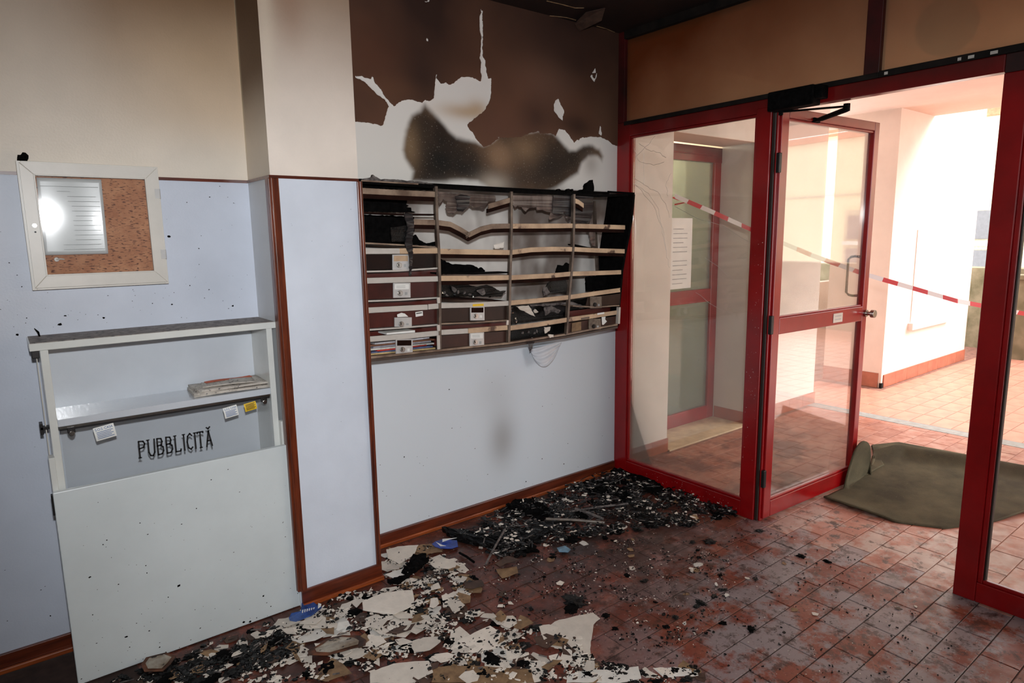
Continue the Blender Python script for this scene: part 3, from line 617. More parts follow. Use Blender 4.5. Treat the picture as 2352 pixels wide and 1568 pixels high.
# --- door closer with folded arm
dc = empty('door_closer', 'charred black door closer with folded arm above the open door', 'door closer', (XG-.03, 1.78, 2.24))
def rel(p, o): return Vector(p)-o.location
s_ = MB(); s_.box(-.045, .03, -.12, .115, -.045, .045); s_.build('body', m_black, dc, .006)
s_ = MB(); s_.box(-.03, .03, -.155, -.12, -.02, .04); s_.build('end_cap', m_black, dc, .004)
pv = Vector((XG-.03, 1.845, 2.19)); el = on_z(1945, 244, 2.19); an = Vector((3.52, 1.86, 2.185))
s_ = MB().tube([rel(pv, dc)+Vector((0, 0, .04)), rel(pv, dc)-Vector((0, 0, .015))], .011, 8); s_.build('spindle', m_black, dc)
MB().bar(rel(pv, dc), rel(el, dc), .02, .008).build('arm', m_black, dc, .002)
MB().tube([rel(el, dc)+Vector((0, 0, .012)), rel(el, dc)-Vector((0, 0, .022))], .016, 8).build('elbow', m_black, dc)
mid_ = el.lerp(an, .75)
MB().tube([rel(el, dc)-Vector((0, 0, .014)), rel(mid_, dc)-Vector((0, 0, .006)), rel(an, dc)], [.014, .013, .008], 8).build('forearm', m_black, dc)
MB().box(*[v for k in range(3) for v in (rel(an, dc)[k]-(.03, .012, .012)[k], rel(an, dc)[k]+(.03, .012, .012)[k])]).build('foot', m_black, dc, .003)

# ================================================================== OUTSIDE
YP = 3.0
pw = struct('wall_porch', MB().box(XF1, 3.775, YP, YP+.55, 0, 2.8).box(4.80, 5.92, YP, 5.2, 0, 2.8).box(3.775, 4.80, YP, YP+.31, 2.30, 2.8), m_cream_out, 'cream rendered porch wall beyond the glass panel', 'wall')
sk = MB().box(XF1, 3.785, YP-.014, YP, 0, .095).box(4.79, 5.935, YP-.014, YP, 0, .10).box(4.786, 4.80, YP, YP+.31, 0, .10)
skr = empty('baseboard_porch', 'terracotta tile skirting along the porch wall', 'skirting', kind='structure')
for i in range(3): box('skirting_tile', m_skirt_out, (XF1+i*.18, XF1+i*.18+.178, YP-.014, YP, 0, .098), skr)
for i in range(5): box('skirting_tile', m_skirt_out, (4.80+i*.226, 4.80+i*.226+.224, YP-.014, YP, 0, .105), skr)
box('skirting_tile', m_skirt_out, (4.786, 4.80, YP, YP+.30, .012, .11), skr)
box('return_facing', m_grey_out, (4.790, 4.80, YP+.001, YP+.31, 0, 2.30), pw); box('lintel_soffit', m_pink_out, (3.775, 4.80, YP+.001, YP+.31, 2.296, 2.30), pw)
struct('sill_recess', MB().box(3.775, 4.80, YP-.03, YP+.32, 0, .012), m_sill, 'pale travertine step in front of the recessed red door', 'step')
# recessed red door
YD = YP+.31
d3 = empty('door_2', 'red-framed glazed door set back in the porch recess', 'door', kind='structure')
rails(d3, [('stile', m_red, (3.80, 3.87, YD, YD+.05, .012, 2.27)), ('stile', m_red, (4.70, 4.79, YD, YD+.05, .012, 2.27)), ('head_rail', m_red, (3.80, 4.79, YD-.005, YD+.05, 2.165, 2.285)), ('head_bead', m_red, (3.87, 4.70, YD-.015, YD, 2.215, 2.225)),
           ('mid_rail', m_red, (3.87, 4.70, YD, YD+.05, 1.03, 1.14)), ('bottom_rail', m_red, (3.87, 4.70, YD, YD+.05, .012, .125))])
box('upper_pane', m_glass_far, (3.87, 4.70, YD+.02, YD+.026, 1.14, 2.165), d3); box('lower_pane', m_glass_far, (3.87, 4.70, YD+.02, YD+.026, .125, 1.03), d3)
tag(MB().box(4.18, 4.44, YD+.012, YD+.016, 1.16, 1.72).build('notice_sheet', m_paper), 'tall white typed notice stuck on the recessed red door', 'notice')
lines = MB()
for i in range(13):
    if 5 < i < 7: continue
    lines.box(4.20, 4.38 if i % 3 else 4.33, YD+.0112, YD+.012, 1.20+i*.036, 1.206+i*.036)
lines.build('typed_lines', m_print, bpy.data.objects['notice_sheet'])
# stair hall behind the recessed door
struct('wall_stairhall', MB().box(3.3, 5.9, 5.0, 5.1, 0, 2.8).box(3.2, 3.3, YP+.55, 5.1, 0, 2.8), M('stairhall_paint', (206, 200, 160), rough=.8, var=.05), 'pale yellow stair hall wall seen through the recessed door', 'wall')
struct('wall_stairhall_side', MB().box(4.85, 4.9, YD+.3, 5.0, .1, 2.3), M('stairhall_grey', (112, 120, 112), rough=.5, var=.05), 'grey-green stair hall panel seen through the recessed door', 'wall')
struct('floor_stairhall', MB().box(3.2, 5.9, YP+.31, 5.1, -.05, .01), M('stairhall_floor', (120, 100, 82), rough=.4), 'brown stair hall floor behind the recessed door', 'floor')
hl = bpy.data.lights.new('stairhall_lamp', 'POINT'); hl.energy = 60; hl.shadow_soft_size = .12; hl.color = (1, .9, .72); ho = bpy.data.objects.new('stairhall_lamp', hl); COL.objects.link(ho); ho.location = (4.3, 4.3, 2.4)
# porch ceiling
struct('ceiling_porch', MB().box(XF1, 7.8, -3.5, 5.2, 2.76, 2.95), m_pink_out, 'pale pinkish porch ceiling outside the doors', 'ceiling')
# globe lamp hung from the porch ceiling behind the transom
gl = empty('porch_lamp', 'round globe porch lamp behind the amber transom pane', 'lamp', (3.55, 1.28, 2.52))
def lathe(pr, n=24):
    s_ = MB()
    for r_, z in pr:
        for k in range(n): s_.v.append((r_*math.cos(2*math.pi*k/n), r_*math.sin(2*math.pi*k/n), z))
    for i in range(len(pr)-1):
        for k in range(n): k2 = (k+1) % n; s_.f.append((i*n+k, i*n+k2, (i+1)*n+k2, (i+1)*n+k))
    return s_
lathe([(.001+.125*math.sin(math.pi*i/14), .125*-math.cos(math.pi*i/14)) for i in range(15)]).build('globe', M('smoked_globe', (52, 44, 40), rough=.5), gl, smooth=True)
lathe([(.05, .10), (.055, .12), (.05, .24), (.001, .24)]).build('mount', m_dark_metal, gl)
# kerb line, forecourt
struct('kerb_strip', MB().box(5.79, 5.93, -2.5, 3.6, -.05, .001), m_stripe, 'grey stone strip crossing the porch floor', 'kerb')
fc = struct('ground_forecourt', MB().box(5.93, 10.4, -8, 4.6, -.05, -.003), m_joint_out, 'pinkish tiled forecourt beyond the porch', 'ground')
n_ = 0; rest = MB()
for i in range(14):
    for j in range(40):
        xc, yc = 6.09+i*.31, 3.35-j*.157
        if yc > 2.85 and xc > 6.95: continue
        if in_frame((xc, yc, 0)) and xc < 8.2 and n_ < 300:
            if n_ == 0: meF = tile_mesh('tile', .305, .152, m_tile_out)
            o = obj('tile', meF, None, fc); o.location = (xc, yc, 0); n_ += 1
        else: rest.box(xc-.152, xc+.152, yc-.075, yc+.075, -.006, 0)
tag(rest.build('tiles_far', m_tile_out, fc), None, None, None, 'stuff')
# white pier block
pb = empty('wall_pier', 'massive pale rendered pier with terracotta foot beyond the porch', 'pier', kind='structure')
box('body', m_pink_out, (7.0, 9.3, 2.85, 3.45, 0, 3.6), pb); box('recessed_field', m_cream_out, (7.6, 8.6, 2.842, 2.85, .62, 1.6), pb); box('ledge', m_cream_out, (7.55, 8.65, 2.80, 2.85, .55, .62), pb)
for i in range(8): box('skirting_tile', m_skirt_out, (7.04+i*.283, 7.04+i*.283+.28, 2.838, 2.85, 0, .13), pb)
for i in range(2): box('skirting_tile', m_skirt_out, (6.988, 7.0, 2.88+i*.285, 2.88+i*.285+.282, 0, .15), pb)
box('corner_scrape', m_black_soot, (6.985, 7.02, 2.835, 2.86, 0, .05), pb)
struct('wall_low', MB().box(6.9, 9.0, 3.9, 4.0, 0, 1.0), m_pink_out, 'low pale wall glimpsed through the slit beside the pier', 'wall')
# old boundary wall, facade, hedge
struct('wall_boundary', MB().box(10.4, 10.8, -9, 6, -.3, 1.08), m_stone, 'old grey-brown stone boundary wall across the forecourt', 'wall')
tag(MB().box(9.75, 9.95, 2.35, 2.62, -.02, .98).box(9.72, 9.98, 2.32, 2.65, .98, 1.04).build('gate_post', m_stone, None, .01), 'weathered stone gate post standing before the boundary wall', 'gate post')
fb = empty('apartment_building', 'pale yellow apartment building with grey shuttered windows across the street', 'building', (14, 0, 0))
box('facade', m_facade, (0, .4, -12, 9, -1, 3.55), fb); box('eaves_band', M('eaves_band', (206, 130, 96), rough=.8), (-.1, .4, -12, 9, 3.55, 3.68), fb); box('string_course', m_facade_trim, (-.03, 0, -12, 9, 2.35, 2.39), fb)
for yy in (4.05, 2.3, .4, -1.6, -3.8):
    for z0, z1 in ((1.42, 1.92), (.72, 1.22)):
        f_ = box('window_frame', m_facade_trim, (-.06, 0, yy-.45, yy+.55, z0-.10, z1+.12), fb); box('shutter', m_shutter, (-.075, -.06, yy-.37, yy+.47, z0, z1), f_); box('sill', m_white, (-.12, -.06, yy-.45, yy+.55, z0-.12, z0-.04), f_)
hd = MB()
for i in range(420):
    p = Vector((14.1+random.random()*.6, random.uniform(-2, 8), 3.86+random.random()**1.3*.8)); a = random.random()*6.28; r_ = .12
    t1_ = Vector((math.cos(a)*.6, math.sin(a), random.uniform(-.5, .5)))*r_; t2_ = Vector((random.uniform(-.5, .5), -math.sin(a)*.3, 1))*r_*.6
    b = len(hd.v); hd.v += [tuple(p-t1_), tuple(p+t2_), tuple(p+t1_), tuple(p-t2_)]; hd.f.append((b, b+1, b+2, b+3))
hd.box(14.1, 14.7, -2, 8, 3.80, 4.1)
tag(hd.build('roof_hedge', m_leafgreen), 'green hedge growing on the roof edge across the street', 'hedge', None, 'stuff')

# --- barrier tape
def tape_mat():
    m = bpy.data.materials.new('barrier_tape'); m.use_nodes = True; nt = m.node_tree; N = nt.nodes; L = nt.links; B = N['Principled BSDF']
    a = N.new('ShaderNodeAttribute'); a.attribute_name = 'run'; f = N.new('ShaderNodeMath'); f.operation = 'FRACT'; L.new(a.outputs['Fac'], f.inputs[0])
    g = N.new('ShaderNodeMath'); g.operation = 'GREATER_THAN'; g.inputs[1].default_value = .5; L.new(f.outputs[0], g.inputs[0])
    x = N.new('ShaderNodeMix'); x.data_type = 'RGBA'; L.new(g.outputs[0], x.inputs[0]); x.inputs[6].default_value = (*lin((236, 224, 220)), 1); x.inputs[7].default_value = (*lin((206, 36, 40)), 1)
    L.new(x.outputs[2], B.inputs['Base Color']); B.inputs['Roughness'].default_value = .35; return m
tp = [Vector(p) for p in ((3.778, 2.985, 1.86), (3.92, 2.80, 1.755), (4.1, 2.564, 1.612), (4.35, 2.27, 1.44), (4.6, 2.016, 1.306), (5.0, 1.60, 1.128), (5.5, 1.345, 1.02), (6.3, .95, .90), (7.0, .55, .82))]
pts = []
for i in range(len(tp)-1):
    for k in range(10): pts.append(tp[i].lerp(tp[i+1], k/10))
pts.append(tp[-1]); s_ = MB(); run = []; acc = 0
for i, p in enumerate(pts):
    if i: acc += (p-pts[i-1]).length
    tw = .25+.35*math.sin(i*.22); u_ = Vector((math.cos(.66)*math.sin(tw), -math.sin(.66)*math.sin(tw), math.cos(tw)))*.015
    s_.v += [tuple(p-u_), tuple(p+u_)]; run += [acc/.2, acc/.2]
    if i: b = 2*i; s_.f.append((b-2, b, b+1, b-1))
me = bpy.data.meshes.new('barrier_tape'); me.from_pydata(s_.v, [], s_.f); at_ = me.attributes.new('run', 'FLOAT', 'POINT'); at_.data.foreach_set('value', run)
o = obj('barrier_tape', me, tape_mat()); k = o.modifiers.new('t', 'SOLIDIFY'); k.thickness = .0006
tag(o, 'red and white barrier tape strung across the porch outside the doors', 'barrier tape')
s_ = MB().tube([(3.77, 2.992, 1.85), (3.80, 2.975, 1.835), (3.85, 2.90, 1.82), (3.78, 2.985, 1.80)], .006, 6)
s_.build('knotted_end', M('tape_red', (206, 36, 40), rough=.4), o)

# --- ruffled door mat
PF = [(3.77, 1.81), (3.745, 1.65), (3.75, 1.40), (3.87, 1.195), (4.1, 1.08), (4.42, .985), (4.75, .80)]
PBk = [(4.62, 1.82), (5.02, 2.08), (5.246, 1.98), (5.31, 1.55), (5.31, 1.21), (5.33, .9), (5.36, .55)]
def poly_at(P, t):
    P = [Vector(p) for p in P]; L_ = [0]
    for a, b in zip(P[:-1], P[1:]): L_.append(L_[-1]+(b-a).length)
    s_ = t*L_[-1]
    for i in range(len(P)-1):
        if s_ <= L_[i+1]+1e-9: return P[i].lerp(P[i+1], (s_-L_[i])/max(L_[i+1]-L_[i], 1e-9))
    return P[-1]
def mat_pt(u, v):
    p = poly_at(PF, u).lerp(poly_at(PBk, u), v); z = .008+.012*noise.noise(Vector((u*4, v*4, 2)))**2
    z += .07*math.exp(-((v-.80)/.06)**2)*min(1, max(0, u-.1)*5)                     # ridge near the far edge
    z += .02*math.exp(-(v/.06)**2)*max(0, math.sin(u*9+.6))
    x, y = p
    if u < .13:                                                           # edge curled up against the door leaf
        w = 1/(1+((v-.50)/.20)**10); t = (.13-u)/.13; r2 = max(0., 1-((v-.50)/.215)**2)**.5
        pb = poly_at(PF, .13).lerp(poly_at(PBk, .13), v); pe = poly_at(PF, 0).lerp(poly_at(PBk, 0), v); q = pb.lerp(pe, min(1, 2*t)); k = max(0, 2*t-1)
        x, y = x*(1-w)+q.x*w, y*(1-w)+(q.y-.03*k)*w; z += w*.27*r2*k
    return Vector((x, y, z))
o = MB().grid(mat_pt, 80, 64).build('door_mat', m_mat, None, smooth=True, solid=0); k = o.modifiers.new('t', 'SOLIDIFY'); k.thickness = .010; k.offset = 1
tag(o, 'ruffled olive-brown carpet mat lying in the doorway with one edge curled up', 'mat')

# ================================================================== NOTICE BOARD
def cork():
    m = M('cork', (212, 152, 110), rough=.8, col2=(184, 120, 82), scale=20, bump=.3, bscale=90)
    nt = m.node_tree; N = nt.nodes; L = nt.links; B = N['Principled BSDF']; src = B.inputs['Base Color'].links[0].from_socket
    tc = N.new('ShaderNodeTexCoord'); mp = N.new('ShaderNodeMapping'); mp.inputs['Scale'].default_value = (55, 55, 240); L.new(tc.outputs['Object'], mp.inputs[0])
    n = N.new('ShaderNodeTexNoise'); n.inputs['Scale'].default_value = 1; n.inputs['Detail'].default_value = 3; L.new(mp.outputs[0], n.inputs['Vector'])
    r = N.new('ShaderNodeMapRange'); r.inputs[1].default_value = .57; r.inputs[2].default_value = .61; L.new(n.outputs['Fac'], r.inputs[0])
    x = N.new('ShaderNodeMix'); x.data_type = 'RGBA'; L.new(r.outputs[0], x.inputs[0]); L.new(src, x.inputs[6]); x.inputs[7].default_value = (*lin((104, 58, 40)), 1); L.new(x.outputs[2], B.inputs['Base Color']); return m
m_cork = cork()
NX0, NX1, NZ0, NZ1 = .082, .528, 1.432, 1.888; YF = 2.918
nb = empty('notice_board', 'white-framed glazed cork notice board on the wall above the shelf unit', 'notice board', (.305, YW, 1.43))
def rb(b): return (b[0]-nb.location.x, b[1]-nb.location.x, b[2]-nb.location.y, b[3]-nb.location.y, b[4]-nb.location.z, b[5]-nb.location.z)
def nbox(n, m, b, bev=.002, par=None): return box(n, m, rb(b), par or nb, bev)
t_ = .014
cs = MB()
for b in ((NX0, NX0+t_, YF+.012, YW, NZ0, NZ1), (NX1-t_, NX1, YF+.012, YW, NZ0, NZ1), (NX0+t_, NX1-t_, YF+.012, YW, NZ1-t_, NZ1), (NX0+t_, NX1-t_, YF+.012, YW, NZ0, NZ0+t_)): cs.box(*rb(b))
cs.build('case', m_white, nb, .001)
nbox('cork_panel', m_cork, (NX0+t_, NX1-t_, YW-.018, YW-.012, NZ0+t_, NZ1-t_), 0)
a0, a1_, b0, b1_ = NX0+.008, NX1-.006, NZ0+.008, NZ1-.006; iw = .043
def frame_piece(pts):
    MB().prism([Vector((p[0], YF, p[1]))-nb.location for p in pts], (0, .014, 0)).build('door_frame', m_white, nb, .0015)
I0, I1, J0, J1 = .132, .477, 1.487, 1.838
frame_piece([(a0, b0), (a1_, b0), (I1, J0), (I0, J0)]); frame_piece([(a1_, b0), (a1_, b1_), (I1, J1), (I1, J0)]); frame_piece([(a1_, b1_), (a0, b1_), (I0, J1), (I1, J1)]); frame_piece([(a0, b1_), (a0, b0), (I0, J0), (I0, J1)])
for b in ((I0, I1, YF-.003, YF+.004, J0-.005, J0), (I0, I1, YF-.003, YF+.004, J1, J1+.005), (I0-.005, I0, YF-.003, YF+.004, J0-.005, J1+.005), (I1, I1+.005, YF-.003, YF+.004, J0-.005, J1+.005)): nbox('glazing_bead', m_white, b, .001)
MB().prism([Vector(p)-nb.location for p in ((I0, YF+.014, J0), (I1, YF-.0015, J0), (I1, YF-.0015, J1), (I0, YF+.014, J1))], (0, .002, 0)).build('glass_pane', m_glass_board, nb)
for z in (1.55, 1.785):
    h = MB().tube([Vector((NX1-.004, YF+.004, z+.018*k))-nb.location for k in (-1, 1)], .004, 8).box(*rb((NX1-.02, NX1-.004, YF-.002, YF, z-.018, z+.018))); h.build('hinge', m_plate, nb)
MB().disc(Vector((.112, YF-.001, 1.663))-nb.location, (0, -1, 0), .007, .003).build('keyhole', m_chrome, nb); MB().disc(Vector((.112, YF-.001, 1.640))-nb.location, (0, -1, 0), .003, .003).build('nail_hole', m_ink, nb)
sh = empty('typed_sheet', 'typed white sheet in a glossy sleeve pinned inside the notice board', 'notice', (.23, YW-.021, 1.555))
MB().grid(lambda u, v: (-.098+.198*u+.004*v, -.010-.003*math.sin(u*5+1)-.002*math.sin(v*4)-.009*u, .002+.276*v), 20, 20).build('sheet', m_sleeve, sh, smooth=True, solid=.0006)
for i, (l0, l1) in enumerate(((.3, .95), (.3, .9), (.5, .9), (.5, .95), (.5, .92), (.5, .95), (.5, .8), (.55, .95), (.5, .95), (.5, .95), (.45, .95), (.45, .9), (.3, .5), (.05, .95))):
    MB().prism([(-.098+.198*l0, -.0165-.009*l0, .02+.0175*i), (-.098+.198*l1, -.0165-.009*l1, .02+.0175*i), (-.098+.198*l1, -.0165-.009*l1, .0213+.0175*i), (-.098+.198*l0, -.0165-.009*l0, .0213+.0175*i)], (0, .0006, 0)).build('typed_line', m_print, sh)
tag(MB().disc((.326, YW-.022, 1.562), (0, -1, 0), .006, .006, 12).build('push_pin', m_chrome, None, .001), 'steel push pin holding the corner of the typed sheet', 'push pin')
k = empty('white_hook', 'small white plastic hook on the cork below the typed sheet', 'hook', (.166, YW-.02, 1.54)); MB().disc((0, 0, 0), (0, -1, 0), .008, .006, 12).build('base', m_white, k, .001); MB().tube([(0, -.004, 0), (.012, -.008, .002), (.024, -.006, 0)], [.004, .003, .002], 8).build('prong', m_white, k)

def lump_mesh(name, seed, sx, sy, sz, sub=2, amp=.45, freq=2.2):
    bm = bmesh.new(); bmesh.ops.create_icosphere(bm, subdivisions=sub, radius=1)
    for v in bm.verts:
        n_ = noise.fractal(v.co*freq+Vector((seed*7.1, seed*3.3, 0)), 1., 2., 3); v.co *= 1+amp*n_*1.6
        v.co = Vector((v.co.x*sx, v.co.y*sy, max(v.co.z, -.55)*sz))
    me = bpy.data.meshes.new(name); bm.to_mesh(me); bm.free(); return me
o = obj('charred_lump', lump_mesh('charred_lump', 3, .014, .014, .018, 2), m_black); o.location = (.105, 2.945, 1.898); tag(o, 'black charred lump sitting on top of the notice board', 'charred lump')

# ================================================================== ADVERT SHELF UNIT
SX0, SX1, SY = .052, .880, 2.745
su = empty('advert_shelf', 'pale laminate leaflet shelf unit with cream front panel under the notice board', 'shelf unit', (.47, 2.83, 0))
def sb(n, m, b, bev=.002, par=None):
    l = su.location; return box(n, m, (b[0]-l.x, b[1]-l.x, b[2]-l.y, b[3]-l.y, b[4]-l.z, b[5]-l.z), par or su, bev)
tb = sb('top_board', m_shelf, (SX0-.006, SX1, SY-.006, YW-.002, 1.236, 1.262)); sb('ash_layer', m_shelf_top, (SX0-.002, SX1-.004, SY-.002, YW-.004, 1.262, 1.2635), 0, None)
sb('side_panel', m_shelf, (SX0+.022, SX0+.046, SY, YW-.004, .04, 1.236)); sb('side_panel', m_shelf, (SX1-.040, SX1-.016, SY, YW-.004, .04, 1.236))
sb('middle_shelf', m_shelf_back, (SX0+.046, SX1-.040, SY+.001, YW-.01, .958, .984))
o = sb('back_panel', m_shelf_back, (SX0+.046, SX1-.040, YW-.012, YW-.004, .04, 1.236), 0)
sb('front_panel', m_panel, (SX0+.004, SX1+.004, 2.688, 2.712, .004, .742), .003)
sb('side_filler', m_shelf, (SX0+.006, SX0+.024, SY-.03, SY+.02, .70, .86)); sb('side_filler', m_shelf, (SX1-.018, SX1-.001, SY-.03, SY, .72, .84))
sb('hinge_bar', m_dark_metal, (SX0+.05, SX1-.044, SY+.004, SY+.016, .942, .957)); sb('hinge_strip', m_chrome, (SX0+.05, SX1-.044, SY+.001, SY+.004, .950, .958), 0)
m_plexi = glass('clear_plexi', (.97, .97, .97), .55, .12, .03, (.8, .8, .8))
sb('plexi_flap', m_plexi, (SX0+.052, SX1-.046, SY+.008, SY+.011, .715, .944), 0)
for x in (.135, .81):
    br = sb('flap_bracket', m_dark_metal, (x-.012, x+.012, SY-.003, SY+.008, .930, .952)); l = su.location
    MB().disc((x-l.x, SY-.003-l.y, .930-l.z), (0, -1, 0), .009, .008, 14).build('screw', m_chrome, br, .001)
l = su.location
lt_ = MB().box(SX0-.004-l.x, SX0+.022-l.x, SY+.02-l.y, SY+.05-l.y, .952, .962).box(SX0-.006-l.x, SX0+.004-l.x, SY+.02-l.y, SY+.06-l.y, .935, .975); lt_.build('latch', m_dark_metal, su, .001)
MB().tube([(SX0+.012-l.x, SY+.03-l.y, .72), (SX0+.012-l.x, SY+.03-l.y, 1.23)], .002, 6).build('wire', m_white, su); sb('end_bracket', m_dark_metal, (SX0-.002, SX0+.02, SY, SY+.03, 1.21, 1.236)); sb('edge_clip', m_dark_metal, (SX0-.002, SX0+.004, 2.69, 2.71, .66, .735))
# lettering on the flap
GL = {'P': [[(0,0),(0,1)],[(0,1),(.45,.97),(.6,.8),(.45,.6),(0,.55)]], 'U': [[(0,1),(0,.25),(.15,.03),(.4,.0),(.6,.2),(.65,1)]], 'B': [[(0,0),(0,1)],[(0,1),(.4,.97),(.5,.78),(.38,.58),(0,.55)],[(.3,.56),(.55,.45),(.58,.2),(.4,.02),(0,0)]],
      'L': [[(0,1),(0,0),(.5,0),(.55,.12)]], 'I': [[(0,0),(0,1)]], 'C': [[(.6,.85),(.4,1),(.15,.85),(.05,.5),(.15,.12),(.4,0),(.6,.12)]], 'T': [[(.3,0),(.3,1)],[(0,.92),(0,1),(.62,1),(.62,.92)]], 'A': [[(0,0),(.3,1),(.62,0)],[(.12,.36),(.5,.36)],[(.12,1.22),(.3,1.12),(.5,1.24)]]}
pA, pB = on_y(322, 1051, SY+.006), on_y(494, 1022, SY+.006); cap = .064; x = pA.x; word = 'PUBBLICITA'; tot = sum({'I': .26}.get(ch, .86) for ch in word); adv = (pB.x-pA.x)/tot
for ch in word:
    s_ = MB()
    for st_ in GL[ch]:
        P = [Vector((x+q[0]*adv*.92, SY+.006, pA.z+(pB.z-pA.z)*((x-pA.x)/(pB.x-pA.x))+q[1]*cap))-l for q in st_]
        for a, b in zip(P[:-1], P[1:]):
            e = (b-a).normalized()*.0018; s_.bar(a-e, b+e, .0016, .0052, up=(0, 1, 0)) if False else s_.prism([a-e+(b-a).normalized().cross(Vector((0, 1, 0)))*.0028, b+e+(b-a).normalized().cross(Vector((0, 1, 0)))*.0028, b+e-(b-a).normalized().cross(Vector((0, 1, 0)))*.0028, a-e-(b-a).normalized().cross(Vector((0, 1, 0)))*.0028], (0, -.0016, 0))
    if ch in 'PUILT':   # little serifs
        q = Vector((x+(.3*adv*.92 if ch == 'T' else 0), SY+.006, pA.z+(pB.z-pA.z)*((x-pA.x)/(pB.x-pA.x))))-l; zt = cap if ch in 'UIL' else 0
        s_.box(q.x-.006, q.x+.006, q.y-.0016, q.y, q.z+zt-.002, q.z+zt+.002)
    s_.build('letter', m_ink, su); x += {'I': .26}.get(ch, .86)*adv
# cards clipped to the flap
def card(px, w, h, mat, name, label, title, lines_, tilt=-8):
    c = on_y(*px, SY+.004); e = empty(name, label, 'card', (c.x, SY+.004, c.z)); e.rotation_euler = (math.radians(-4), math.radians(tilt), 0)
    MB().grid(lambda u, v: ((u-.5)*w, -.004*math.sin(v*3), (v-.5)*h), 4, 6).build('card', mat, e, solid=.0008)
    if title:
        me = text_mesh(title, h*.26); w0 = max(v.co.x for v in me.vertices)
        for v in me.vertices: v.co = Vector((v.co.x*(w*.86/w0)-w*.43, -.0052-v.co.z, v.co.y+h*.24))
        obj('title', me, m_blue_print, e)
    for i in range(lines_):
        z = h*(.12-.115*i) if title else h*(.36-.13*i)
        MB().box(-w*.40, w*(.40-.1*(i % 2)), -.0056, -.005, z-.001, z+.001).build('printed_line', m_blue_print if title else m_ink, e)
    return e
card((241, 992), .066, .050, m_paper, 'leaflet_card', 'white card with blue print clipped near the lettering start', 'S.O.S. CASA', 5)
card((530, 945), .054, .044, m_paper, 'leaflet_card', 'white card with blue print beside the yellow card', 'S.O.S. CASA', 5)
card((575, 933), .048, .033, m_yellow, 'yellow_card', 'small yellow printed card beside the hinge bracket on shelf flap', None, 6)
# newspapers on the middle shelf
npx = [(.555, .845, .012, 'white', -3, 'folded newspaper lying lowest in the pile on the shelf'), (.565, .842, .010, 'white', 3, 'folded newspaper with an orange corner in the shelf pile'), (.60, .80, .004, 'white', -9, 'loose folded leaflet lying on top of the newspaper pile')]
m_news = M('newsprint', (214, 206, 196), rough=.75, col2=(188, 180, 170), scale=40, spots=((90, 86, 84), 85, .60)); m_orange = M('orange_print', (204, 96, 58), rough=.7)
zz = .985
for i, (x0, x1, th, _, ro, lab) in enumerate(npx):
    e = empty('newspaper', lab, 'newspaper', ((x0+x1)/2, 2.85, zz), 'newspapers on the middle shelf'); e.rotation_euler = (0, 0, math.radians(ro)); hw = (x1-x0)/2; dp = (.085, .083, .055)[i]
    for k in range(3 if i < 2 else 1):
        MB().grid(lambda u, v: (-hw+2*hw*u, -dp+2*dp*v, th*(k/3)+.004*math.sin(u*6+i*2)*v*.5+.003*(1-v)*math.sin(3*u+k)+.0015), 10, 6).build('sheet', m_news, e, smooth=True, solid=.003)
    if i == 1: MB().grid(lambda u, v: (-.08+.19*u, .035+.035*v, th+.006+.002*math.sin(u*6)), 6, 2).build('orange_band', m_orange, e, solid=.001)
    zz += th+.002
# burnt feather-like scrap standing on the shelf top
tag(MB().tube([(.085, 2.93, 1.262), (.082, 2.93, 1.28), (.072, 2.93, 1.295)], [.003, .004, .001], 6).build('burnt_sliver', m_black), 'thin black burnt sliver standing on the shelf unit top', 'burnt scrap')

# soot flecks stuck on walls (too many and too small to pick apart)
fk = MB()
def fleck(p, n, r):
    n = Vector(n); a = Vector((n.y, -n.x, 0)) if abs(n.z) < .9 else Vector((1, 0, 0)); b = n.cross(a); k = random.randint(4, 6); ph = random.random()*6; el_ = random.uniform(.4, 1.)
    pts = [Vector(p)+a*math.cos(ph+6.283*i/k)*r*random.uniform(.5, 1.1)+b*math.sin(ph+6.283*i/k)*r*el_*random.uniform(.5, 1.1) for i in range(k)]
    bb_ = len(fk.v); fk.v += [tuple(q+n*.0006) for q in pts]; fk.f.append(tuple(range(bb_, bb_+k)))
def flecks_on(parent, name='soot_flecks', mt=m_black):
    global fk
    o = fk.build(name, mt, parent); o['kind'] = 'stuff'
    if parent.type == 'EMPTY':
        for v in o.data.vertices: v.co -= parent.location
    fk = MB(); return o
for i in range(150):
    x, z = random.uniform(-.15, PX0-.02), random.choice((random.uniform(1.27, 1.45), random.uniform(1.27, 1.85), random.uniform(.1, 1.2)))
    if (x < .05 or z > 1.28) and not (NX0-.01 < x < NX1+.01 and z > NZ0-.01): fleck((x, YW, z), (0, -1, 0), random.choice((.0015, .0015, .002, .003, .004)))
for px_, py_, r in ((388, 543, .008), (150, 725, .006), (138, 745, .010), (238, 730, .006), (395, 699, .005), (480, 665, .005), (535, 702, .006), (40, 768, .006)): fleck(on_y(px_, py_, YW), (0, -1, 0), r)
flecks_on(bpy.data.objects['wall_back'])
for i in range(120): fleck((random.uniform(SX0+.01, SX1), 2.688, .004+random.random()**2.2*.7), (0, -1, 0), random.choice((.001, .0015, .002, .0035)))
for px_, py_, r in ((411, 1344, .010), (290, 1462, .009), (206, 1325, .006), (605, 1368, .007), (560, 1428, .006), (575, 1427, .008), (460, 1442, .005)): fleck(on_y(px_, py_, 2.688), (0, -1, 0), r)
flecks_on(su)
for i in range(70): fleck((random.uniform(PX1+.05, XG-.05), YW, .08+random.random()**2*.85), (0, -1, 0), random.choice((.0015, .002, .003, .005)))
flecks_on(bpy.data.objects['wall_burnt'])
for i in range(18): fleck((random.uniform(PX0+.05, PX1-.03), PY, random.uniform(.1, 1.8)), (0, -1, 0), .0015)
flecks_on(pil)
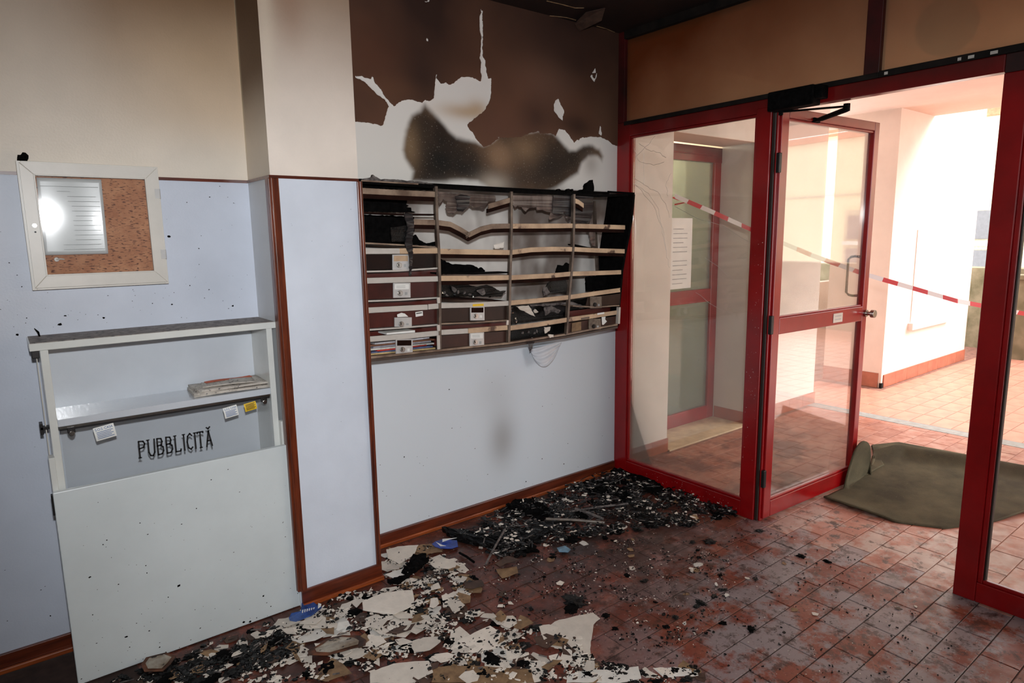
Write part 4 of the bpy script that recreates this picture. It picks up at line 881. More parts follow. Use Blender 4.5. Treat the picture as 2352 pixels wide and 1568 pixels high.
for i in range(70): fleck((XG, random.uniform(1.92, 1.995), random.uniform(.3, 1.6)), (-1, 0, 0), random.choice((.001, .0015, .0025)))
for i in range(40): fleck((XG+.002, random.uniform(1.95, 2.7), random.uniform(.02, .08)), (-1, 0, 0), random.choice((.0015, .0025)))
flecks_on(w1, 'paint_chips', m_flake_w)

# ================================================================== LETTERBOX BANK
YB = 2.725
mbk = empty('letterbox_bank', 'burnt wall-mounted bank of letterboxes, warped strips and melted doors', 'letterboxes', (2.1, 2.86, 1.03)); ML = mbk.location
def P3(px, Y=YB): return on_y(px[0], px[1], Y)-ML
def plate(name, px, Y, th, mat, par=None, bev=0., jit=0., pl=None):
    pts = [P3(p, Y) for p in px]
    if jit: pts = [p+Vector((0, random.uniform(-jit, jit), 0)) for p in pts]
    return MB().prism(pts, (0, th, 0)).build(name, mat, par or mbk, bev)
Z1 = (820, 400, 6.533); Z2 = (820, 620, 6.533); Z3 = (1150, 400, 7.128); Z4 = (1150, 600, 6.03)
# outer frame
MB().ribbon([P3(p) for p in ((826,413),(900,417),(1000,424),(1085,430),(1172,435),(1316,441),(1380,446),(1456,444))], .016, (0, .02, 0)).build('top_rail', m_black, mbk, .002)
MB().ribbon([P3(p) for p in ((829,413),(900,417.5),(960,421))], .006, (0, -.003, 0)).build('top_rail_edge', m_strip_d, mbk)
MB().ribbon([P3(p, 2.93) for p in ((826,410),(1000,421),(1172,431),(1316,438),(1400,441))], .012, (0, .02, 0)).build('top_rear_rail', m_black, mbk)
MB().ribbon([P3(p) for p in ((846,819),(1009,802),(1167,786),(1300,766),(1419,743))], .011, (0, .02, 0)).build('bottom_rail', m_strip_d, mbk, .001)
MB().ribbon([P3(p, YB+.004) for p in ((847,825),(1009,808),(1167,792),(1300,772),(1419,749))], .012, (0, .235, 0)).build('bottom_board', M('bottom_board', (76, 62, 54), rough=.6, var=.1), mbk)
# charred end panel
e_f = [(1457,446),(1452,500),(1445,540),(1436,585),(1430,620),(1424,690),(1418,748)]; ex = [3.03, 3.022, 3.012, 3.0, 2.99, 2.975, 2.96]
fr_ = [on_x(*p, x)-ML for p, x in zip(e_f, ex)]; bk_ = [Vector((x, y, 0)) for x, y in zip((3.03, 3.02, 3.01, 3.0, 2.99, 2.975, 2.965), (2.90, 2.915, 2.93, 2.945, 2.955, 2.96, 2.96))]
bk_ = [Vector((b.x-ML.x, b.y-ML.y, f_.z+.01)) for b, f_ in zip(bk_, fr_)]
s_ = MB(); b = 0
for f_, k_ in zip(fr_, bk_): s_.v += [tuple(f_), tuple(k_)]
for i in range(len(fr_)-1): s_.f.append((2*i, 2*i+1, 2*i+3, 2*i+2))
s_.build('charred_end_panel', m_black, mbk, solid=.016)
MB().tube([P3((1396, 440), 2.9), P3((1457, 444))], .006, 6).build('end_top_bar', m_black, mbk)
# dividers
for px in ([(1000,428),(1002,505),(1006,570),(1008,635),(1008.5,700),(1009,802)], [(1173,440),(1173,513),(1172,575),(1170,632),(1169,692),(1167,786)], [(1317,446),(1316,513),(1315,567),(1311,624),(1306,678),(1300,768)]):
    s_ = MB(); P = [P3(p) for p in px]
    for a, b_ in zip(P[:-1], P[1:]): s_.bar(a, b_, .014, .02, up=(0, 1, 0))
    s_.build('divider', m_alu, mbk)
for y0, y1 in ((683, 696), (746, 760), (770, 802)): MB().bar(P3((1006.5, y0), YB-.012), P3((1007.5, y1), YB-.012), .016, .004, up=(0, 1, 0)).build('divider_cap', m_alu_l, mbk)
MB().bar(P3((1166, 735), YB-.012), P3((1165, 746), YB-.012), .013, .004, up=(0, 1, 0)).build('divider_cap', m_alu_l, mbk)
MB().bar(P3((1421, 705), YB-.012), P3((1419, 743), YB-.012), .016, .02, up=(0, 1, 0)).build('divider', m_alu_l, mbk)
MB().bar(P3((1364, 462), 2.9), P3((1372, 625), 2.93), .012, .02, up=(0, 1, 0)).build('rear_divider', m_alu, mbk)
# horizontal name strips
G_, H_, D_ = m_strip, m_strip_h, m_strip_d
STR = [([(828,431),(915,436),(1000,440)], D_, 1), ([(949,503),(1000,504.5)], D_, 1), ([(832,570),(918,570)], G_, 0), ([(918,570),(1005,569.5)], H_, 0), ([(836,638.4),(920,636),(1006,634)], G_, 0), ([(839,706.5),(982,699)], G_, 0), ([(984,698.5),(1010,696.5)], G_, 0), ([(843,773),(920,767),(1010,758.5)], G_, 0),
 ([(1122,468),(1172,453.5)], D_, 1), ([(1007,505),(1035,509),(1060,522),(1078,533),(1105,520),(1130,514),(1172,513)], D_, 1), ([(1009,571),(1100,573),(1172,574)], m_strip_h, 1), ([(1010,633),(1090,633),(1170,631.5)], H_, 1), ([(1011,696),(1100,694),(1170,690.5)], G_, 0), ([(1013,757.5),(1075,754)], G_, 0), ([(1076,754),(1166,746.5)], H_, 0),
 ([(1176,513.5),(1246,513.5),(1316,513)], H_, 1), ([(1176,573.5),(1220,568),(1269,566.5),(1316,567)], H_, 1), ([(1173,632),(1266,627.5),(1312,623.5)], H_, 1), ([(1171.6,690),(1233,685),(1306,677.5)], H_, 0), ([(1171,748),(1235,740),(1304,729)], H_, 0),
 ([(1320,455),(1330,459),(1341,467)], H_, 1), ([(1322,513.5),(1374,515),(1436,517)], H_, 1), ([(1316,567),(1374,570),(1435,572)], H_, 1), ([(1312,623.5),(1370,622),(1427,620)], H_, 0), ([(1307,677.5),(1366,669),(1425,661)], H_, 0), ([(1304,729),(1362,721),(1421,712)], H_, 0)]
for px, mt, stub in STR:
    P = [P3(p, YB-.006) for p in px]; Q = []
    for a, b_ in zip(P[:-1], P[1:]):
        for k in range(3): Q.append(a.lerp(b_, k/3))
    Q.append(P[-1]); o = MB().ribbon(Q, .0255, (0, .006, 0)).build('name_strip', mt, mbk, .001)
    if stub: MB().ribbon([q+Vector((0, .008, -.0245)) for q in Q], .020, (0, .012, 0)).build('scorched_lip', m_stub, o)
# shelf edges and intact boards
for px, mt, deep in (([(831,486),(915,490),(1001,491)], m_stub, .06), ([(832,556),(930,561),(1003,567)], m_strip_d, .2), ([(835,622),(915,620),(1005,614)], G_, .22), ([(838,690),(920,687),(1006,682)], G_, .22), ([(842,756),(920,751),(1008,744)], G_, .22),
                     ([(1010,626),(1090,627),(1170,624)], m_black, .1), ([(1011,683),(1090,686),(1168,691)], m_stub, .2), ([(1012,742),(1090,739),(1166,734)], m_strip_d, .2), ([(1316,701),(1370,704),(1423,700)], m_strip_d, .2), ([(1318,560),(1350,567),(1360,568)], m_black, .05)):
    MB().ribbon([P3(p) for p in px], .007, (0, deep, 0)).build('shelf_board', mt, mbk)
# red-brown box interiors behind the intact doors, and smoked doors
def cell(px, door=True, mt=None):
    plate('box_back', px, 2.90, .006, m_maho)
    if door: plate('box_door', px, YB+.012, .004, mt or m_door_br)
cell([(836,652),(1006,647),(1006,681),(838,688)]); cell([(840,720),(1008,710),(1008,742),(842,754)]); cell([(1012,709),(1168,703),(1167,733),(1012,740)], mt=M('smoked_flap_dark', (58, 40, 33), rough=.35, spec=.2, col2=(48, 34, 28), scale=9)); cell([(1012,771),(1166,760),(1166,784),(1012,800)], mt=M('smoked_flap_mid', (74, 48, 41), rough=.3, spec=.2, col2=(58, 42, 36), scale=9))
cell([(836,585),(1005,583),(1005,613),(836,620)], mt=M('smoked_flap_black', (36, 22, 18), rough=.4, spec=.15, col2=(28, 20, 18), scale=9)); cell([(1350,683),(1425,674),(1424,698),(1345,705)], mt=MATS['smoked_flap_dark']); cell([(1304,742),(1420,725),(1419,742),(1302,765)], mt=MATS['smoked_flap_mid'])
for px in ([(836,625),(1006,617),(1006,634),(837,638)], [(839,692),(1008,684),(1008,697),(840,706)], [(843,758),(1010,746),(1010,758),(843,772)], [(1012,742),(1167,735),(1167,746),(1012,757)], [(1304,715),(1422,700),(1421,712),(1304,728)]):
    plate('box_back', px, YB+.09, .004, m_maho)
# lock plates with locks, windows
def lock(x0, y0, x1, y1, mt, win='paper', kn=True):
    p = plate('lock_plate', [(x0, y0), (x1, y0-.6), (x1+.3, y1-.6), (x0+.3, y1)], YB+.002, .008, mt, None, .0012)
    h = y1-y0; w = x1-x0
    if kn: MB().disc(P3((x0+w*.38, y0+h*.68), YB+.002), (0, -1, 0), .0125, .007, 16).build('lock_barrel', m_chrome if mt is m_plate else m_dark_metal, p, .001); MB().box(*[v for k in range(3) for v in (P3((x0+w*.38, y0+h*.68), YB-.007)[k]-(.001, .001, .006)[k], P3((x0+w*.38, y0+h*.68), YB-.007)[k]+(.001, .001, .006)[k])]).build('key_slot', m_ink, p)
    if win:
        plate('name_window', [(x0+w*.08, y0+h*.08), (x1-w*.08, y0+h*.07), (x1-w*.08, y0+h*.42), (x0+w*.08, y0+h*.43)], YB+.0005, .002, {'paper': m_paper, 'dark': m_stub, 'tan': m_strip_h, 'smoke': m_plate_d}[win], p)
        if win == 'paper':
            for k in (.2, .3): plate('written_line', [(x0+w*.18, y0+h*k), (x1-w*.3, y0+h*k-.3), (x1-w*.3, y0+h*k+.6), (x0+w*.18, y0+h*k+.9)], YB-.0002, .0006, m_print, p)
    plate('engraved_mark', [(x0+w*.68, y0+h*.62), (x0+w*.82, y0+h*.615), (x0+w*.82, y0+h*.8), (x0+w*.68, y0+h*.81)], YB+.001, .001, m_print if win != 'dark' else m_paper, p)
lock(902, 584.5, 940, 620, m_plate, 'tan'); lock(903.5, 649.5, 943, 684, m_plate, 'paper'); lock(906.5, 729, 946, 750.5, m_plate, None); lock(909.5, 778.5, 948, 813.5, m_plate, 'dark'); lock(1080.5, 704, 1113, 736, m_plate, 'dark'); lock(1079, 763, 1112, 796, m_plate, 'paper'); lock(1356, 681, 1382, 708, m_plate_d, 'smoke'); lock(1353, 732, 1380, 757, m_plate_d, 'smoke')
plate('torn_label', [(913,728),(912,722),(922,718),(930,720),(938,727)], YB, .001, m_paper); pt_ = plate('no_junk_label', [(954,716.5),(971,714),(971.5,724.5),(955,727.5)], YB+.008, .001, m_paper); plate('printed_line', [(956,719),(969,717),(969,719),(956,721)], YB+.007, .0006, m_ink, pt_)
plate('yellow_label', [(1086,698.5),(1111,697),(1111,702),(1086,703.5)], YB-.009, .001, m_yellow); plate('name_label', [(1372,719),(1388,716.5),(1388,720.5),(1372,723)], YB-.009, .001, m_paper); plate('name_label', [(1335,730),(1354,727),(1354,731),(1335,734)], YB-.009, .001, m_plate_d)
plate('tan_label', [(1314,742),(1335,738),(1335,758),(1313,762)], YB+.006, .001, m_flake_tan); plate('torn_sticker', [(1382,728),(1391,727),(1390,733),(1394,738),(1386,746),(1383,745)], YB+.008, .001, m_paper)
# post still inside the lowest box
for i, (col_, y0, dx) in enumerate((((196, 170, 120), 808, 0), ((88, 100, 140), 804, 6), ((200, 60, 50), 800, 20), ((210, 208, 200), 797, 3), ((150, 150, 160), 792, 10), ((120, 80, 60), 788, 2), ((190, 190, 196), 784, 14))):
    e = MB().prism([P3(p, YB+.02) for p in ((847+dx, y0+4), (1000-dx, y0-10), (1000-dx, y0-7), (847+dx, y0+8))], (0, .14, 0)).build('mail_piece', M('post_%d' % i, col_, rough=.5, var=.15, scale=30)); e.location = ML
    tag(e, ['tan envelope lowest in the bottom letterbox beside the pilaster', 'bluish leaflet near the bottom of the lowest letterbox', 'red and white leaflet in the lowest letterbox', 'white envelope mid-pile in the lowest letterbox', 'grey leaflet mid-pile in the lowest letterbox', 'brown envelope high in the lowest letterbox pile', 'pale leaflet topmost in the lowest letterbox pile'][i], 'mail', 'post left in the lowest letterbox')
plate('box_back', [(844,786),(1008,772),(1008,803),(846,820)], 2.92, .004, m_maho)
e = plate('newspaper_roll', zoomed([(445,945),(870,903),(870,935),(445,970)], *Z2), YB+.004, .1, m_paper); e.parent = None; e.location = ML; tag(e, 'white rolled paper sticking out of the lowest letterbox slot', 'mail')
# charred remains of doors and backs
def char(px, z, Y, mt=m_black, th=.012, jit=.0012, name='charred_remains', sub=2):
    P = zoomed(px, *z); Q = []
    for i, a in enumerate(P):
        b_ = P[(i+1) % len(P)]; Q.append(a); L_ = math.hypot(b_[0]-a[0], b_[1]-a[1]); k = int(L_/5)
        for j in range(1, k+1): t = j/(k+1); Q.append((a[0]+(b_[0]-a[0])*t+random.uniform(-1, 1)*.9, a[1]+(b_[1]-a[1])*t+random.uniform(-1, 1)*.9))
    return plate(name, Q, Y, th, mt, None, 0, jit)
char([(55,310),(720,345),(700,372),(752,392),(735,450),(782,470),(735,492),(810,500),(815,548),(880,572),(60,560)], Z1, 2.90)
char([(70,600),(860,640),(860,860),(812,882),(832,950),(885,905),(930,980),(1050,1040),(1180,1010),(1180,1075),(80,1030)], Z1, 2.88); char([(60,120),(1160,190),(1160,245),(60,205)], Z1, 2.84)
char([(700,570),(830,590),(860,770),(830,1000),(840,1200),(820,1500),(790,1520),(780,1200),(720,1060),(760,800)], Z1, YB-.01, m_curtain_d, .006, .003, 'melted_drip')
char([(500,800),(740,770),(760,900),(740,1020),(520,1010)], Z1, YB+.0, m_black_gl, .006)
char([(840,1210),(1190,1200),(1190,1400),(840,1410)], Z1, 2.80, m_black_gl)
char([(1235,1260),(1430,1350),(1730,1360),(1800,1390),(1830,1420),(1870,1395),(1920,1440),(1920,1490),(1240,1500)], Z1, 2.84)
char([(1250,180),(1640,200),(1700,230),(1800,250),(1950,220),(2050,260),(2150,320),(2240,310),(2160,400),(1250,400)], Z2, 2.80, m_black_gl)
char([(1420,240),(1470,260),(1500,300),(1460,340),(1430,300)], Z2, 2.79, m_ash, .004); char([(1790,310),(1900,270),(1930,350),(1880,380)], Z2, 2.79, m_ash, .004)
char([(660,310),(760,205),(900,215),(945,440),(760,440),(590,425),(640,350)], Z4, 2.83, m_black_gl); char([(1190,215),(1655,185),(1655,390),(1190,410)], Z4, 2.85)
char([(770,155),(800,50),(870,62),(920,18),(960,40),(1000,100),(975,155)], Z4, 2.84)
char([(120,615),(450,600),(850,570),(1235,500),(1235,640),(920,760),(125,865)], Z4, 2.84, m_black_gl); char([(120,945),(905,850),(895,1005),(120,1120)], Z4, 2.83, m_black_gl)
char([(215,625),(390,610),(480,765),(290,680)], Z4, 2.78, m_flake, .003, .004, 'plaster_scrap'); char([(450,690),(480,660),(530,700),(470,715)], Z4, 2.78, m_flake, .003, .004, 'plaster_scrap'); char([(660,1010),(730,1015),(735,1050),(680,1060)], Z4, YB-.002, m_flake, .006, .003, 'plaster_scrap'); char([(600,910),(690,905),(680,960),(620,1000)], Z4, YB+.002, m_flake, .004, .003, 'plaster_scrap')
char([(600,640),(700,610),(830,680),(800,720),(700,700),(620,750)], Z4, 2.79, m_ash, .004)
char([(580,360),(640,350),(690,440),(600,480)], Z4, 2.79, m_ash, .004); char([(410,600),(1000,560),(1210,640),(1100,650),(940,600),(420,625)], Z4, 2.77, m_ash, .004); char([(370,1110),(470,1110),(440,1180),(410,1240),(405,1190)], Z4, YB-.008, m_curtain_d, .003, .003, 'melted_drip')
for i in range(26):   # glossy crumpled foil-like crumbs in the lower boxes
    q = random.choice((zoomed([(random.uniform(290, 560), random.uniform(960, 1090))], *Z4), zoomed([(random.uniform(1260, 2200), random.uniform(330, 400))], *Z2), zoomed([(random.uniform(130, 220), random.uniform(620, 860))], *Z4)))[0]
    o = obj('crumb', lump_mesh('crumb', i, .010, .006, .008, 1), random.choice((m_black_gl, m_ash, m_ash, m_chrome)), mbk); o.location = P3(q, YB+.02); o.rotation_euler = (random.random()*3, random.random()*3, 0)
# melted sheets hanging from the top rail
char([(1220,255),(1440,285),(1880,300),(2080,325),(2090,390),(1980,410),(1900,520),(1820,500),(1740,500),(1690,460),(1580,570),(1500,550),(1440,600),(1360,580),(1330,480),(1350,420),(1300,370),(1230,470)], Z1, YB+.02, m_curtain, .003, .004, 'melted_sheet')
char([(1480,330),(1560,300),(1700,330),(1680,470),(1590,560),(1510,550)], Z1, YB+.015, m_curtain_d, .003, .003, 'melted_sheet')
char([(195,345),(1180,335),(1180,720),(1110,760),(1070,700),(1050,620),(1000,640),(940,700),(800,745),(790,720),(830,620),(740,610),(680,580),(600,590),(580,540),(460,560),(410,610),(370,580),(340,540),(280,510),(240,550),(200,500)], Z3, YB+.02, m_curtain, .003, .004, 'melted_sheet')
char([(860,345),(1180,335),(1180,700),(1070,690),(1040,620),(960,690),(850,640)], Z3, YB+.014, m_curtain_d, .003, .003, 'melted_sheet')
char([(1215,330),(1520,360),(1510,600),(1450,800),(1340,790),(1215,800)], Z3, YB+.02, m_curtain_d, .004, .004, 'melted_sheet')
char([(1450,930),(1540,930),(1550,1180),(1500,1160),(1460,1080)], Z3, YB+.02, m_curtain, .004, .004, 'melted_drip')
char([(1340,250),(1400,255),(1415,160),(1520,90),(1530,260),(1530,360),(1230,350),(1260,300)], Z3, YB+.05, m_black, .03, .006)
for cx, w, h in ((960, 60, 12), (1120, 60, 14), (1180, 30, 10)): char([(cx-w/2, 285), (cx-w/3, 260-h), (cx, 250-h), (cx+w/3, 262-h), (cx+w/2, 290)], Z3, YB, m_black, .02)
char([(100,70),(230,40),(240,5),(270,30),(350,75),(560,75),(700,90),(1050,120),(1150,150),(100,90)], Z1, YB+.03, m_ash, .02)
e = char([(2050,1060),(2210,1010),(2205,1100),(2070,1120)], Z1, YB-.004, m_flake_w, .002, .002, 'label_scrap')
# V-shaped burst in the sagging strip
for i in range(5):
    q = P3(zoomed([(1690, 890)], *Z1)[0], YB-.01); a = random.uniform(2.2, 4.4); MB().tube([q, q+Vector((math.cos(a)*.03, -.008, math.sin(a)*.025-.012))], [.006, .001], 5).build('melted_sliver', m_alu, mbk)
# sagging white plastic bag under the boxes
bg = MB().grid(lambda u, v: P3((1218+(72-10*v)*u+6*v, 797-8*u+(48*math.sin(math.pi*(.06+.88*u))**.7)*v), 0)+ML*0 if False else on_y(1216+74*u*(1-.25*v)+9*v, 800-14*u+48*v*math.sin(math.pi*(.08+.84*u))**.6, 2.935-.05*math.sin(math.pi*u)*(.3+v*.7)-.012*abs(math.sin(v*9+u*3))), 22, 18)
o = bg.build('plastic_bag', M('white_plastic', (214, 216, 222), rough=.35, var=.03), None, smooth=True, solid=.001); tag(o, 'crumpled white plastic hanging below the letterbox bank', 'plastic bag')

# ================================================================== DEBRIS
def in_poly(P, x, y):
    c = False; n = len(P)
    for i in range(n):
        a, b = P[i], P[i-1]
        if (a[1] > y) != (b[1] > y) and x < (b[0]-a[0])*(y-a[1])/(b[1]-a[1])+a[0]: c = not c
    return c
def floor_poly(px): return [(q.x, q.y) for q in (on_z(*p) for p in px)]
def blocked(x, y, r=.0):
    if y > 2.93-r: return True
    if x < PX1+.03+r and y > 2.645-r: return True
    if x < .9 and y > 2.675-r: return True
    if x > XG-.012-r: return True
    return False
def sample(px, n, r=0., clump_=0.):
    P = floor_poly(px); x0, x1 = min(p[0] for p in P), max(p[0] for p in P); y0, y1 = min(p[1] for p in P), max(p[1] for p in P); out = []; t = 0
    while len(out) < n and t < n*80:
        t += 1; x, y = random.uniform(x0, x1), random.uniform(y0, y1)
        if clump_ and noise.noise(Vector((x*9, y*9, 5)))+.6*noise.noise(Vector((x*23, y*23, 1))) < random.uniform(-.15, .3)*clump_: continue
        if in_poly(P, x, y) and not blocked(x, y, r): out.append((x, y))
    return out
def flake_mesh(nm, r, seed, mats_top, mat_under, th=.0016, curl=.05):
    rd = random.Random(seed); n = rd.randint(4, 7); el_ = rd.uniform(.5, 1); ring = []
    for i in range(n):
        a = 6.2832*(i+rd.uniform(-.32, .32))/n; q = r*rd.uniform(.62, 1.12); ring.append((q*math.cos(a), q*el_*math.sin(a)))
    # roughen the outline
    out = []
    for i in range(n):
        a, b = ring[i], ring[(i+1) % n]; out.append(a); out.append(((a[0]+b[0])/2+rd.uniform(-.05, .05)*r, (a[1]+b[1])/2+rd.uniform(-.05, .05)*r))
    m = len(out); ca = rd.random()*6.28; k = curl*rd.uniform(.2, 1.4)/max(r, .01)
    def zc(x, y): u = x*math.cos(ca)+y*math.sin(ca); return k*u*u
    v = []; f = []
    for lay in (0, 1):
        for s_, pts in ((.5, out), (1, out)): v += [(x*s_, y*s_, zc(x*s_, y*s_)+lay*th) for x, y in pts]
        v.append((0, 0, zc(0, 0)+lay*th))
    o_ = 2*m+1
    for i in range(m):
        j = (i+1) % m
        f.append((o_+i, o_+j, o_+2*m)); f.append((o_+m+i, o_+m+j, o_+j, o_+i)); f.append((j, i, 2*m)); f.append((m+j, m+i, i, j)); f.append((m+i, m+j, o_+m+j, o_+m+i))
    me = bpy.data.meshes.new(nm); me.from_pydata(v, [], f)
    for q in mats_top, mat_under: me.materials.append(q)
    for i, p in enumerate(me.polygons): p.material_index = 1 if i % 5 in (2, 3) else 0
    return me
R_A = [(640,1425),(720,1380),(880,1345),(890,1275),(985,1255),(1070,1300),(1095,1350),(1050,1400),(1150,1410),(1225,1440),(1330,1470),(1370,1568),(520,1568),(690,1500)]
R_B = [(230,1568),(330,1520),(480,1470),(640,1425),(690,1500),(520,1568)]
R_C = [(1330,1500),(1480,1545),(1600,1530),(1620,1568),(1340,1568)]
R_D = [(1100,1290),(1250,1250),(1550,1230),(1700,1300),(1650,1450),(1500,1500),(1300,1420),(1150,1400)]
R_E = [(1050,1235),(1120,1195),(1220,1140),(1380,1085),(1450,1085),(1600,1150),(1700,1185),(1600,1210),(1480,1215),(1380,1240),(1250,1250),(1150,1290)]
R_F = [(1500,1260),(1800,1200),(2000,1300),(2180,1400),(2200,1568),(1500,1568)]
FT = {}
def flake_variant(kind, size, i):
    key = (kind, size, i)
    if key not in FT:
        top, un = {'pale': (m_flake, m_flake_tan), 'white': (m_flake_w, m_flake), 'tan': (m_flake_tan, m_flake), 'soot': (m_flake_br, m_flake)}[kind]
        FT[key] = flake_mesh('paint_flake', size, hash(key) % 99991 if False else (i*131+int(size*1e4)*7+len(kind)*977), top, un)
    return FT[key]
for m_ in (m_flake, m_flake_w, m_flake_tan, m_flake_br):
    nt = m_.node_tree; N = nt.nodes; L = nt.links; B = N['Principled BSDF']; src = B.inputs['Base Color'].links[0].from_socket
    oi = N.new('ShaderNodeObjectInfo'); r = N.new('ShaderNodeMapRange'); r.inputs[3].default_value = .74; r.inputs[4].default_value = 1.04; L.new(oi.outputs['Random'], r.inputs[0])
    x = N.new('ShaderNodeMix'); x.data_type = 'RGBA'; x.blend_type = 'MULTIPLY'; x.inputs[0].default_value = 1; L.new(src, x.inputs[6]); L.new(r.outputs[0], x.inputs[7]); L.new(x.outputs[2], B.inputs['Base Color'])
LBL = {'pale': 'pale beige paint flake fallen on the red tiles', 'white': 'whitish paint flake fallen on the red tiles', 'tan': 'tan paint flake lying among the pale debris', 'soot': 'brown sooted paint flake lying on the red tiles'}
nflake = 0
REG = {id(R_A): 'in the dense spread before the pilaster', id(R_B): 'by the foot of the shelf front panel', id(R_C): 'at the bottom edge beyond the cream sheet', id(R_D): 'on the sooty tiles of mid-floor', id(R_E): 'in the black heap below the letterboxes', id(R_F): 'on the greyed tiles towards the doorway'}
def put_flake(x, y, size, kind, zmax=.010, reg=None):
    global nflake
    o = obj('paint_flake', flake_variant(kind, size, random.randint(0, 7))); o.location = (x, y, .0008+random.random()**1.5*zmax); o.rotation_euler = (random.gauss(0, .055), random.gauss(0, .055), random.random()*6.283)
    s_ = random.uniform(.8, 1.2); o.scale = (s_, s_*random.uniform(.8, 1.15), 1)
    tag(o, '%s %s paint flake lying %s' % ('broad' if size > .07 else 'palm-sized' if size > .05 else 'medium' if size > .036 else 'small', {'pale': 'pale beige', 'white': 'whitish', 'tan': 'tan', 'soot': 'brown sooted'}[kind], REG[reg]), 'paint flake', 'fallen paint flakes, '+REG[reg]); nflake += 1
def pick(): return random.choices(('pale', 'white', 'tan', 'soot'), (60, 12, 18, 10))[0]
for R_, sizes in ((R_A, ((.088, 20, .010), (.062, 66, .014), (.042, 74, .018))), (R_B, ((.06, 5, .006), (.04, 14, .008), (.028, 20, .008))), (R_C, ((.05, 8, .004), (.03, 14, .006))), (R_D, ((.030, 6, .003), (.02, 14, .003))), (R_E, ((.026, 16, .03),)), (R_F, ((.016, 12, .002),))):
    for sz, n, zm in sizes:
        for x, y in sample(R_, n, sz*.7): put_flake(x, y, sz, pick() if R_ is not R_B else random.choice(('pale', 'tan', 'soot', 'pale')), zm, id(R_))
# the biggest sheets, traced one by one
def sheet(px, label, mt=m_flake, z=.006, lift=.004, th=.002):
    P = [on_z(*p, z) for p in px]; Q = []
    for i, a in enumerate(P):
        b_ = P[(i+1) % len(P)]; Q.append(a); k = int((b_-a).length/.03)
        for j in range(1, k+1): t = j/(k+1); Q.append(a.lerp(b_, t)+Vector((random.uniform(-.003, .003), random.uniform(-.003, .003), 0)))
    c = sum((Vector(p) for p in P), Vector())/len(P); Q = [Vector((p.x, p.y, z+lift*noise.noise(p*9)))-Vector((c.x, c.y, 0)) for p in Q]
    o = MB().prism(Q, (0, 0, th)).build('paint_sheet', mt); o.location = (c.x, c.y, 0); return tag(o, label, 'paint sheet', 'large fallen paint sheets')
Z6 = (850, 1040, 2.97); Z8 = (600, 1300, 4.704)
sheet(zoomed([(1180,1200),(1290,1140),(1520,1090),(1570,1130),(1525,1170),(1505,1290),(1500,1395),(1350,1350),(1150,1300)], *Z6), 'largest cream paint sheet beside bare red tiles, rounded edge')
sheet(zoomed([(550,1340),(600,1280),(820,1180),(900,1230),(860,1330),(700,1365)], *Z6), 'big pale paint sheet with pointed end in the middle of the debris', z=.012)
sheet(zoomed([(70,1040),(150,950),(290,940),(300,1040),(240,1060),(140,1100),(80,1080)], *Z6), 'broad pale paint sheet near the pilaster foot', z=.012)
sheet(zoomed([(110,660),(190,640),(330,630),(300,690),(200,760),(120,720)], *Z6), 'jagged pale paint sheet leaning by the baseboard corner', m_flake, .016)
sheet(zoomed([(100,830),(220,790),(260,810),(200,880),(150,850)], *Z6), 'pale pointed paint sheet by the pilaster baseboard end', m_flake_w, .024)
sheet(zoomed([(410,760),(450,715),(560,730),(620,770),(540,790),(440,785)], *Z6), 'flat pale paint sheet with rounded corner near blue wrapper', m_flake, .012)
sheet(zoomed([(430,1460),(700,1450),(1100,1480),(1120,1568),(420,1568)], *Z6), 'big tan paint sheet at the bottom edge', m_flake_tan, .010)
sheet(zoomed([(0,1500),(160,1440),(400,1420),(430,1500),(300,1568),(0,1568)], *Z6), 'wide cream paint sheet at the bottom edge', m_flake, .013)
sheet(zoomed([(1340,1520),(1500,1480),(1640,1480),(1830,1460),(1850,1540),(1700,1568),(1340,1568)], *Z6), 'long whitish paint sheet at the bottom edge beyond black char', m_flake_w, .006)
sheet(zoomed([(1930,1470),(2079,1460),(2230,1480),(2240,1520),(2000,1530)], *Z6), 'small whitish paint sheet past the char clumps at the bottom', m_flake_w, .004)
sheet(zoomed([(860,790),(1000,780),(1010,820),(900,850)], *Z6), 'tan curled paint sheet beside a burnt rod', m_flake_tan, .012, .012); sheet(zoomed([(850,755),(940,700),(1020,735),(930,750),(880,770)], *Z6), 'brown arched paint sheet leaning on the tan one', m_flake_br, .03, .01)
sheet(zoomed([(640,880),(760,870),(780,910),(700,930),(640,920)], *Z6), 'brown rounded paint sheet with pale rim in the debris', m_flake_br, .014)
sheet(zoomed([(1270,1250),(1340,1235),(1460,1290),(1500,1350),(1380,1460),(1250,1400)], 600, 1300, 4.704) if False else zoomed([(1090,380),(1300,300),(1480,270),(1620,440),(1440,520),(1100,480)], *Z8), 'broad cream paint sheet on top of the heap by the pilaster', m_flake, .018)
sheet(zoomed([(1130,560),(1230,520),(1360,590),(1280,690),(1120,640)], *Z8), 'cream paint sheet with square corner below the heap', m_flake, .014); sheet(zoomed([(2000,390),(2120,340),(2200,420),(2090,510)], *Z8), 'diamond-shaped pale paint sheet among dark crumbs', m_flake, .014)
